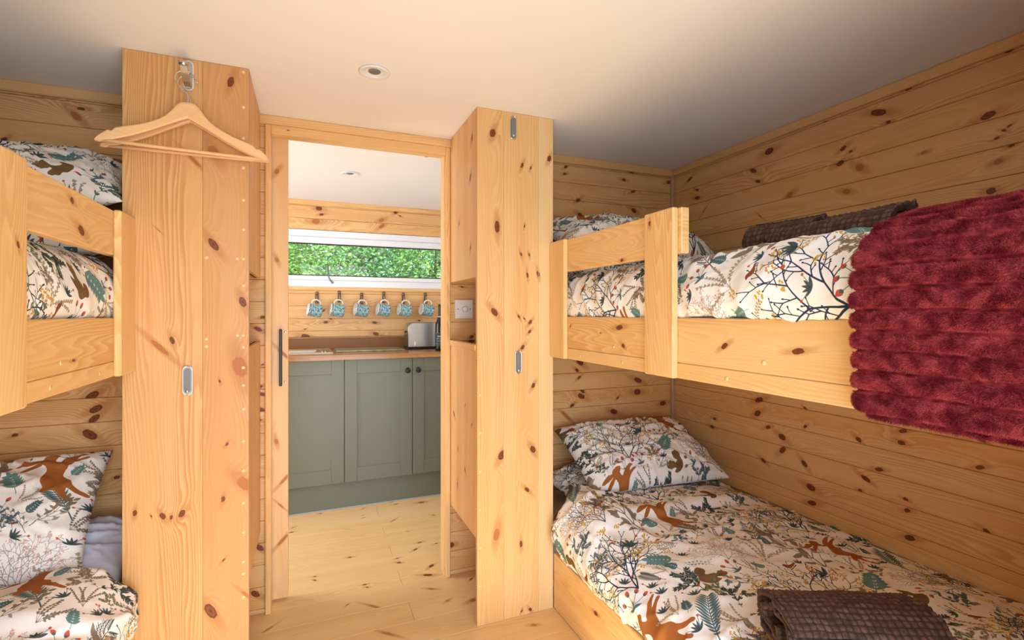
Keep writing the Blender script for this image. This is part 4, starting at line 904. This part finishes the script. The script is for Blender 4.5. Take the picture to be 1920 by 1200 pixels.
# ---------------- rolled brown blankets
def roll(t, c, ang, L, ra, rb, turns, start, name='blanket_roll', tilt=0.0, seed=0):
    th = .011; A = []; n = int(turns * 2 * PI * (ra + rb) / 2 * .75 / .0032)
    outer, inner = [], []
    for i in range(n):
        f = i / (n - 1); a = start + turns * 2 * PI * f; k = .22 + .78 * f ** .8
        x, z = ra * k * math.cos(a), rb * k * math.sin(a); l = math.hypot(x, z) + 1e-6
        outer.append((x, z)); inner.append((x * (1 - th / l) if l > th else x * .3, z * (1 - th / l) if l > th else z * .3))
    ring = outer + inner[::-1] + [outer[0]]; m = len(ring); nl = max(int(L / .0032), 8)
    P = np.zeros((m, nl, 3)); UVR = np.zeros((m, nl, 2))
    R = Matrix.Translation(c) @ Matrix.Rotation(ang, 4, 'Z') @ Matrix.Rotation(tilt, 4, 'X')
    arcs = [0]
    for a, b in zip(ring, ring[1:]): arcs.append(arcs[-1] + math.dist(a, b))
    for i in range(m):
        for j in range(nl):
            y = (j / (nl - 1) - .5) * L; x, z = ring[i]; l = math.hypot(x, z) + 1e-6
            xs_ = arcs[i] + .004 * noise.noise(Vector((arcs[i] * 30, y * 30, 2))); ys_ = y + .004 * noise.noise(Vector((arcs[i] * 30, y * 30, 8))); bp = .0050 * (abs(math.sin(PI * xs_ / .016)) * abs(math.sin(PI * ys_ / .016))) ** .7 if i < n else 0
            nz = .006 * noise.noise(Vector((x * 14 + seed, y * 10, z * 14))) + .0015 * noise.noise(Vector((x * 160, y * 160, z * 160)))
            k = 1 + (bp + nz) / l; yo = .010 * noise.noise(Vector((x * 25, z * 25, j // nl + seed))) * (2 * j / (nl - 1) - 1)
            P[i, j] = R @ Vector((x * k, y + yo, z * k)); UVR[i, j] = (xs_, ys_)
    me = gridmesh(P, UVR)
    b = bmesh.new(); b.from_mesh(me); b.verts.ensure_lookup_table()
    for j in (0, nl - 1):
        for i in range(n - 1):
            o1, o2, i1, i2 = i, i + 1, m - 2 - i, m - 3 - i
            try: b.faces.new([b.verts[q * nl + j] for q in (o1, o2, i2, i1)]).smooth = True
            except ValueError: pass
    b.normal_update(); b.loops.layers.uv.verify()
    obj(name, b, M_BROWN, t, False)
    for p in bpy.data.objects[-1:]: pass
t = empty('rolled_blanket', (1.30, .95, 1.452), label='dark brown popcorn-textured blanket rolled up on the right upper bunk against the wall side', cat='blanket', group='brown fleece blankets')
roll(t, Vector((1.305, 1.055, 1.496)), .06, .22, .052, .052, 2.0, 1.2, seed=1)
roll(t, Vector((1.300, .895, 1.478)), -.03, .34, .070, .054, 2.1, .6, seed=4)
t = empty('rolled_blanket', (1.22, .75, .435), label='dark brown popcorn-textured blanket rolled up on the right lower duvet, at the photo bottom', cat='blanket', group='brown fleece blankets')
ax = math.radians(-26) + PI / 2
roll(t, Vector((1.185, .79, .518)), ax, .34, .115, .064, 2.0, 2.6, seed=9)
roll(t, Vector((1.12, .68, .495)), ax + .05, .36, .085, .045, 1.5, 2.6, seed=13)
# ================================================================ kitchen
CF = 3.36
def shaker(parent, x0, x1, knob):
    z0, z1 = .176, .966; s = .078
    d = obj('cabinet_door', box(x0 + s - .004, x1 - s + .004, CF + .007, CF + .018, z0 + s - .004, z1 - s + .004, 'z'), M_SAGE, parent)
    for nm, a in (('stile', (x0 + .0015, x0 + s, CF, CF + .02, z0, z1)), ('stile', (x1 - s, x1 - .0015, CF, CF + .02, z0, z1)), ('rail', (x0 + s, x1 - s, CF + .0003, CF + .02, z1 - s - .012, z1)), ('rail', (x0 + s, x1 - s, CF + .0003, CF + .02, z0, z0 + s + .012))):
        obj(nm, box(*a, 'z', .0012), M_SAGE, d)
    if knob is not None:
        b = nb(); lathe(b, [(0, 0), (.009, 0), (.007, .008), (.008, .014), (.0175, .017), (.019, .022), (.017, .027), (.010, .0285), (0, .0285)], 28, Matrix.Translation((knob, CF, .883)) @ Matrix.Rotation(PI / 2, 4, 'X')); obj('door_knob', b, M_BLACK, d)
def cabinet(x0, x1, doors, label):
    t = empty('base_cabinet', ((x0 + x1) / 2, 3.6, .15), label=label, cat='cabinet', group='sage green base cabinets')
    b = nb(); bx(b, x0, x0 + .018, CF + .022, 3.94, .172, .966); bx(b, x1 - .018, x1, CF + .022, 3.94, .172, .966); bx(b, x0, x1, CF + .022, 3.94, .172, .19); bx(b, x0, x1, 3.93, 3.94, .172, .966); bx(b, x0, x1, CF + .022, CF + .04, .95, .966)
    obj('carcass', b, M_SAGE, t)
    for a, c, k in doors: shaker(t, a, c, k)
cabinet(-.665, -.227, [(-.665, -.227, -.62)], 'sage green base cabinet furthest left, hidden behind the sliding door')
cabinet(-.226, .2085, [(-.226, .2085, -.188)], 'sage green single-door base cabinet left of the double one, under the sink')
cabinet(.2095, 1.083, [(.2095, .6455, .612), (.6465, 1.083, .683)], 'sage green double base cabinet with two round black knobs')
obj('plinth', box(-1.0, 1.5, 3.392, 3.408, .001, .170, 'x'), M_SAGE, None, label='sage green kickboard running along the floor under the cabinets', cat='plinth')
obj('plinth_seal', box(-1.0, 1.5, 3.3885, 3.392, .001, .006, 'x'), plain('clear_seal', (.35, .42, .55), .3), None, label='thin bluish sealing strip between the floor and the kickboard', cat='sealing strip')
sx0, sx1, sy0, sy1 = -.42, .145, 3.47, 3.86
b = nb()
for a in ((-1.2, sx0 + .012, 3.335, 3.928), (sx1 - .012, 1.60, 3.335, 3.928), (sx0 + .012, sx1 - .012, 3.335, sy0 + .012), (sx0 + .012, sx1 - .012, sy1 - .012, 3.928)): bx(b, *a, .968, 1.000, 'x')
obj('worktop', b, M_OAK, None, label='oiled oak block worktop running over the sage cabinets', cat='worktop')
obj('upstand', box(-1.2, 1.60, 3.929, 3.949, 1.001, 1.081, 'x', .001, (.1, .2)), pine('oak_upstand', light=(.25, .115, .038), dark=(.15, .062, .02), dens=.99, ring=2, contrast=.6), None, label='dark oak upstand along the wall behind the worktop', cat='upstand')
t = empty('sink', ((sx0 + sx1) / 2, 3.66, 1.0), label='stainless steel sink with raised rim let into the worktop', cat='sink')
b = nb(); 
def ringstrip(b, r1, z1, r2, z2):
    def q(r, z): x0, x1, y0, y1 = r; return [b.verts.new(p) for p in ((x0, y0, z), (x1, y0, z), (x1, y1, z), (x0, y1, z))]
    A, B = q(r1, z1), q(r2, z2)
    for k in range(4): b.faces.new((A[k], A[(k + 1) % 4], B[(k + 1) % 4], B[k]))
    return A, B
R0 = (sx0, sx1, sy0, sy1)
def inset(r, d): return (r[0] + d, r[1] - d, r[2] + d, r[3] - d)
ringstrip(b, R0, 1.0005, inset(R0, .002), 1.008); ringstrip(b, inset(R0, .002), 1.008, inset(R0, .012), 1.010); ringstrip(b, inset(R0, .012), 1.010, inset(R0, .026), 1.004)
obj('rim', b, M_STEEL, t)
b = nb(); I = (sx0 + .03, sx1 - .10, sy0 + .045, sy1 - .045)
ringstrip(b, inset(R0, .026), 1.004, I, 1.003); A, B_ = ringstrip(b, I, 1.003, inset(I, .012), .985); A, B_ = ringstrip(b, inset(I, .012), .985, inset(I, .02), .870)
b.faces.new(B_); obj('bowl', b, M_STEEL, t)
b = nb(); tube(b, [(sx1 - .065, sy0 + .06, 1.005), (sx1 - .065, sy1 - .06, 1.005)], .006, 8); tube(b, [(sx1 - .045, sy0 + .06, 1.005), (sx1 - .045, sy1 - .06, 1.005)], .006, 8); obj('drainer_ridge', b, M_STEEL, t)
cbm, ct, cp = new_mat('glass_board_print'); tcn = ct.n.new('ShaderNodeTexCoord').outputs['Object']
ct.l.new(ct.mix(ct.ramp(ct.noise(tcn, 14, 3, dim='3D'), .4, .62), (.40, .42, .25), (.22, .26, .15)), cp.inputs['Base Color']); cp.inputs['Roughness'].default_value = .08
t = empty('chopping_board', (.40, 3.72, 1.0), label='greenish glass chopping board lying on the worktop right of the sink', cat='chopping board')
BASE[t.name] = Vector((0, 0, 0))
b = nb(); bx(b, -.232, .232, -.150, .150, .0005, .010, 'x', .003); obj('board', b, cbm, t)
# toaster
t = empty('toaster', (.840, 3.745, 1.0), label='brushed steel toaster with black base standing on the worktop at the right', cat='toaster')
BASE[t.name] = Vector((0, 0, 0))
def toaster_body():
    b = bmesh.new(); b.loops.layers.uv.verify(); prof = []
    for k in range(9): a = PI / 2 * k / 8; prof.append((.165 - .035 * (1 - math.sin(PI / 2 - a)) - 0, 0))
    xs = []; R = .045; w, h = .168, .195
    pts = [(-w, .020)] + [(-w + R - R * math.cos(a), h - R + R * math.sin(a)) for a in [PI / 2 * k / 8 for k in range(9)]] + [(w - R + R * math.sin(a), h - R + R * math.cos(a)) for a in [PI / 2 * k / 8 for k in range(9)]] + [(w, .020)]
    ys = [(-.088, .990), (-.080, 1.0), (.080, 1.0), (.088, .990)]
    rows = [[b.verts.new((x * s, y, .020 + (z - .020) * s)) for x, z in pts] for y, s in ys]
    for A, B in zip(rows, rows[1:]):
        for k in range(len(pts) - 1): b.faces.new((A[k], A[k + 1], B[k + 1], B[k])).smooth = True
    b.faces.new(rows[0]); b.faces.new(rows[-1][::-1]); b.faces.new([r[0] for r in rows] + [r[-1] for r in rows[::-1]])
    return b
obj('body', toaster_body(), M_STEEL, t)
obj('base', box(-.172, .172, -.086, .086, .004, .022, 'x', .004), M_BLACK, t)
obj('crumb_panel', box(-.120, .120, -.0905, -.087, .030, .060, 'x', .0012), M_STEEL, t)
b = nb(); bx(b, -.12, .12, -.045, -.018, .192, .1965); bx(b, -.12, .12, .018, .045, .192, .1965); obj('bread_slots', b, M_BLACK, t)
obj('lever', box(-.180, -.168, -.015, .015, .12, .135, 'x', .002), M_BLACK, t)
# bottle
t = empty('wine_bottle', (.868, 3.475, 1.0), label='black wine bottle with dark label standing on the worktop beside the toaster', cat='bottle')
BASE[t.name] = Vector((0, 0, 0))
b = nb(); lathe(b, [(0, 0), (.034, 0), (.039, .004), (.0395, .02), (.0395, .17), (.037, .19), (.028, .215), (.018, .240), (.0155, .26), (.0155, .268)], 40); obj('glass_body', b, plain('black_bottle_glass', (.006, .007, .008), .07), t, True)
b = nb(); lathe(b, [(.0158, .240), (.0162, .262), (.0156, .29), (.0162, .316), (.0165, .330), (0, .3315)], 32); obj('neck_foil', b, plain('black_foil', (.02, .02, .022), .35, .3), t, True)
b = nb(); lathe(b, [(.0200, .232), (.0172, .2455)], 32); obj('neck_band', b, plain('white_band', (.6, .6, .58), .5), t, True, label='pale neck band')
b = nb(); lathe(b, [(.0399, .035), (.0399, .130)], 48); lb = obj('label', b, plain('black_label', (.012, .014, .02), .5), t, True)
def arc_strip(b, r, a0, a1, z0, z1, n=8):
    A = [b.verts.new((r * math.cos(a), r * math.sin(a), z0)) for a in [a0 + (a1 - a0) * k / n for k in range(n + 1)]]; B = [b.verts.new((v.co.x, v.co.y, z1)) for v in A]
    for k in range(n): b.faces.new((A[k], A[k + 1], B[k + 1], B[k]))
b = nb(); f0 = -PI / 2 - .30
arc_strip(b, .0401, f0 - .95, f0 + .95, .1255, .1268); arc_strip(b, .0401, f0 - .95, f0 + .95, .040, .0413); arc_strip(b, .0401, f0 - .95, f0 - .93, .040, .1265)
rr = random.Random(5)
for z, hgt, a_ in ((.098, .010, .5), (.084, .005, .75), (.072, .003, .6), (.064, .003, .6), (.050, .003, .8)):
    a = f0 - a_
    while a < f0 + a_: d = rr.uniform(.03, .10); arc_strip(b, .0401, a, a + d, z, z + hgt, 2); a += d + .035
obj('label_lettering', b, plain('label_ink', (.35, .38, .42), .5), lb, label='small pale lettering and border lines, too small to read')
# mugs on hooks
def mug_mat():
    m, t, p = new_mat('blue_patterned_china'); tc = t.n.new('ShaderNodeTexCoord').outputs['Object']; geo = t.n.new('ShaderNodeNewGeometry')
    sx = t.n.new('ShaderNodeSeparateXYZ'); t.l.new(tc, sx.inputs[0]); ang = t.m('ARCTAN2', sx.outputs[1], sx.outputs[0])
    cv = t.n.new('ShaderNodeCombineXYZ'); t.l.new(t.m('MULTIPLY', ang, .045), cv.inputs[0]); t.l.new(sx.outputs[2], cv.inputs[1]); P = cv.outputs[0]
    n = t.noise(P, 28, 3); base = t.mix(t.ramp(n, .35, .65), (.17, .40, .47), (.30, .56, .60)); col = base
    def marks(scale, dens, r0, r1, c, off, st=(1, 1, 1)):
        nonlocal col
        q = t.v('MULTIPLY', t.v('ADD', P, off), st); vo = t.n.new('ShaderNodeTexVoronoi'); vo.voronoi_dimensions = '2D'; vo.inputs['Scale'].default_value = scale; t.l.new(q, vo.inputs['Vector'])
        s = t.n.new('ShaderNodeSeparateColor'); t.l.new(vo.outputs['Color'], s.inputs[0])
        k = t.m('MULTIPLY', t.ramp(vo.outputs['Distance'], r1, r0), t.m('GREATER_THAN', s.outputs[0], dens)); col = t.mix(k, col, c)
    marks(42, .35, .20, .26, (.03, .05, .07), (.013, .02, 0), (1, 2.1, 1)); marks(60, .55, .22, .30, (.42, .07, .05), (.3, .1, 0), (1.2, 1.5, 1)); marks(70, .6, .22, .3, (.62, .70, .72), (.6, .3, 0), (1.5, 1, 1)); marks(34, .55, .15, .2, (.04, .10, .09), (.9, .5, 0), (1, 2.6, 1))
    t.l.new(col, p.inputs['Base Color']); p.inputs['Roughness'].default_value = .15; return m
M_MUG = mug_mat(); M_CHINA = plain('white_china', (.78, .77, .74), .15); M_BRASS = plain('aged_brass', (.48, .30, .12), .35, .8); M_BARK = plain('dark_horn', (.10, .065, .045), .6)
MX = [(.035, 1.287, -2), (.188, 1.288, 2), (.358, 1.288, -4), (.520, 1.290, 0), (.680, 1.289, 1), (.853, 1.291, -3)]
def mug(first=None):
    t = empty('mug', (0, 0, 0)); BASE[t.name] = Vector((0, 0, 0))
    b = nb(); lathe(b, [(0, 0), (.040, 0), (.0445, .003), (.0455, .01), (.0455, .0925)], 40); obj('body', b, M_MUG, t, True)
    b = nb(); lathe(b, [(.0455, .0925), (.0452, .0955), (.0435, .096), (.0425, .094), (.0420, .02), (.036, .007), (0, .006)], 40); obj('white_inside', b, M_CHINA, t, True, label='white glazed inside and rim')
    b = nb(); tube(b, [(0, .0445, .018), (0, .060, .016), (0, .073, .026), (0, .079, .045), (0, .075, .064), (0, .062, .076), (0, .0445, .076)], .0062, 12, True, .75); obj('handle', b, M_CHINA, t, True, label='white handle')
    return t
wh = ['leftmost of the row', 'second from the left', 'third from the left', 'third from the right', 'second from the right', 'rightmost, by the bottle neck']
M0 = mug()
for i, (x, z, rz) in enumerate(MX):
    if i == 0: t = M0
    else:
        t = M0.copy(); C.objects.link(t)
        for c_ in M0.children: q = c_.copy(); C.objects.link(q); q.parent = t
    tag(t, label='light blue patterned mug under the window, ' + wh[i], cat='mug', group='blue mugs hung in a row')
    # mug axis (local z, from base to mouth) points left and slightly up; local y (handle) points up
    a = Vector((-1, -.05 + math.radians(rz) - .06, .17)).normalized(); up = Vector((.17, -.05, 1)); up = (up - a * up.dot(a)).normalized(); xx = up.cross(a)
    R = Matrix((xx, up, a)).transposed().to_4x4()
    ctr = Vector((x, 3.862, z)); t.matrix_world = Matrix.Translation(ctr - R.to_3x3() @ Vector((0, 0, .048))) @ R
def mhook(first=None):
    t = empty('mug_hook', (0, 0, 0)); BASE[t.name] = Vector((0, 0, 0))
    b = nb(); bx(b, -.011, .011, -.008, 0, -.048, .040, 'z', .003); obj('back_plate', b, M_BARK, t)
    b = nb(); tube(b, [tuple(p) for p in spline([(0, -.006, .012), (0, -.020, .004), (0, -.030, -.022), (0, -.040, -.040), (0, -.055, -.044), (0, -.068, -.034), (0, -.072, -.014)], 24)], .0042, 10)
    lathe(b, [(0, 0), (.006, 0), (.005, .004), (0, .004)], 10, Matrix.Translation((0, -.007, .028)) @ Matrix.Rotation(PI / 2, 4, 'X')); obj('hook', b, M_BRASS, t, True)
    return t
H0 = mhook()
for i, (x, z, rz) in enumerate(MX):
    if i == 0: t = H0
    else:
        t = H0.copy(); C.objects.link(t)
        for c_ in H0.children: q = c_.copy(); C.objects.link(q); q.parent = t
    t.location = (x + .016 + (0, .004, -.004, 0, -.010, -.008)[i], YK - .0005, z + .100 + (0, .008, -.004, .004, 0, 0)[i])
    tag(t, label='horn and brass wall hook holding the mug ' + wh[i], cat='hook', group='mug hooks in a row')
# ================================================================ trees outside the kitchen window
gr = obj('ground', box(-9, 10, 4.4, 16, -.9, -.6), plain('grass_ground', (.10, .17, .05), .9), None, kind='structure')
lm = []
for nm, c1, c2 in (('leaf_bright', (.34, .52, .12), (.22, .40, .10)), ('leaf_mid', (.18, .36, .12), (.26, .44, .16)), ('leaf_blue', (.12, .26, .14), (.20, .36, .18))):
    m, t, p = new_mat(nm); oi = t.n.new('ShaderNodeTexCoord').outputs['Object']; t.l.new(t.mix(t.noise(oi, 6, 2, dim='3D'), c1, c2), p.inputs['Base Color']); p.inputs['Roughness'].default_value = .45
    p.inputs['Transmission Weight'].default_value = 0; tl = t.n.new('ShaderNodeBsdfTranslucent'); t.l.new(p.inputs['Base Color'].links[0].from_socket, tl.inputs[0]); ms = t.n.new('ShaderNodeMixShader'); ms.inputs[0].default_value = .45
    t.l.new(p.outputs[0], ms.inputs[1]); t.l.new(tl.outputs[0], ms.inputs[2]); t.l.new(ms.outputs[0], t.n['Material Output'].inputs[0]); lm.append(m)
M_BARKT = plain('tree_bark', (.24, .19, .13), .9)
def shrub(x, y, h, r, count, mat, lab, seed, ls=.06):
    rs = np.random.RandomState(seed); rg = random.Random(seed)
    t = empty('leafy_tree', (x, y, -.6), label=lab, cat='tree', group='trees outside the kitchen window')
    b = nb(); tips = []
    tube(b, [(x, y, -.6), (x + .03, y, .2), (x, y + .02, h * .5)], [.07, .05, .03], 8)
    for k in range(26):
        a = rg.uniform(0, 2 * PI); z0 = rg.uniform(.1, h * .7); e = Vector((x + r * .9 * math.cos(a), y + r * .9 * math.sin(a), z0 + rg.uniform(.1, .8))); s = Vector((x, y, z0))
        mid = (s + e) / 2 + Vector((0, 0, rg.uniform(-.05, .15))); tube(b, [s, mid, e], [.018, .011, .004], 6); tips += [mid, e, (mid + e) / 2]
    obj('branches', b, M_BARKT, t)
    n = count; clus = np.array([tuple(q) for q in tips])[rs.randint(0, len(tips), n)] + rs.randn(n, 3) * [r * .30, r * .30, .22]
    rnd = np.stack([x + r * rs.randn(n) * .5, y + r * rs.randn(n) * .5, rs.uniform(.0, h, n)], 1); pick = rs.rand(n) < .5; c = np.where(pick[:, None], clus, rnd)
    d = rs.randn(n, 3); d[:, 2] *= .5; d /= np.linalg.norm(d, axis=1, keepdims=True); nn = rs.randn(n, 3) * .8; nn[:, 2] += 1.0; s = np.cross(d, nn); s /= np.linalg.norm(s, axis=1, keepdims=True)
    L = ls * (.6 + .7 * rs.rand(n, 1)); up = np.cross(s, d) * L * .12
    V = np.stack([c, c + d * L * .35 + s * L * .26 + up, c + d * L, c + d * L * .35 - s * L * .26 + up], 1).reshape(-1, 3)
    me = bpy.data.meshes.new('foliage'); me.vertices.add(len(V)); me.vertices.foreach_set('co', V.ravel().astype(np.float32)); k = len(V)
    me.loops.add(k); me.loops.foreach_set('vertex_index', np.arange(k, dtype=np.int32)); me.polygons.add(n); me.polygons.foreach_set('loop_start', np.arange(0, k, 4, dtype=np.int32)); me.update(calc_edges=True)
    obj('foliage', me, mat, t, False, kind='stuff')
shrub(-.35, 6.4, 2.6, .75, 11000, lm[0], 'pale sunlit leafy tree outside the kitchen window, at its left end', 1)
shrub(.55, 6.9, 3.0, .80, 12000, lm[1], 'mid green leafy tree outside the kitchen window, behind its middle', 2)
shrub(1.55, 6.5, 2.7, .70, 11000, lm[0], 'bright yellow-green leafy tree outside the kitchen window, at its right end', 3)
shrub(.95, 8.3, 3.4, 1.1, 12000, lm[2], 'bluish green tree further back outside the window, right of the middle', 4, .08)
shrub(-.9, 8.3, 3.6, 1.1, 12000, lm[2], 'darker bluish tree further back outside the window, on the left', 5, .08)
shrub(2.9, 8.2, 3.0, 1.0, 9000, lm[1], 'mid green tree further back outside the window, far right', 6, .08)
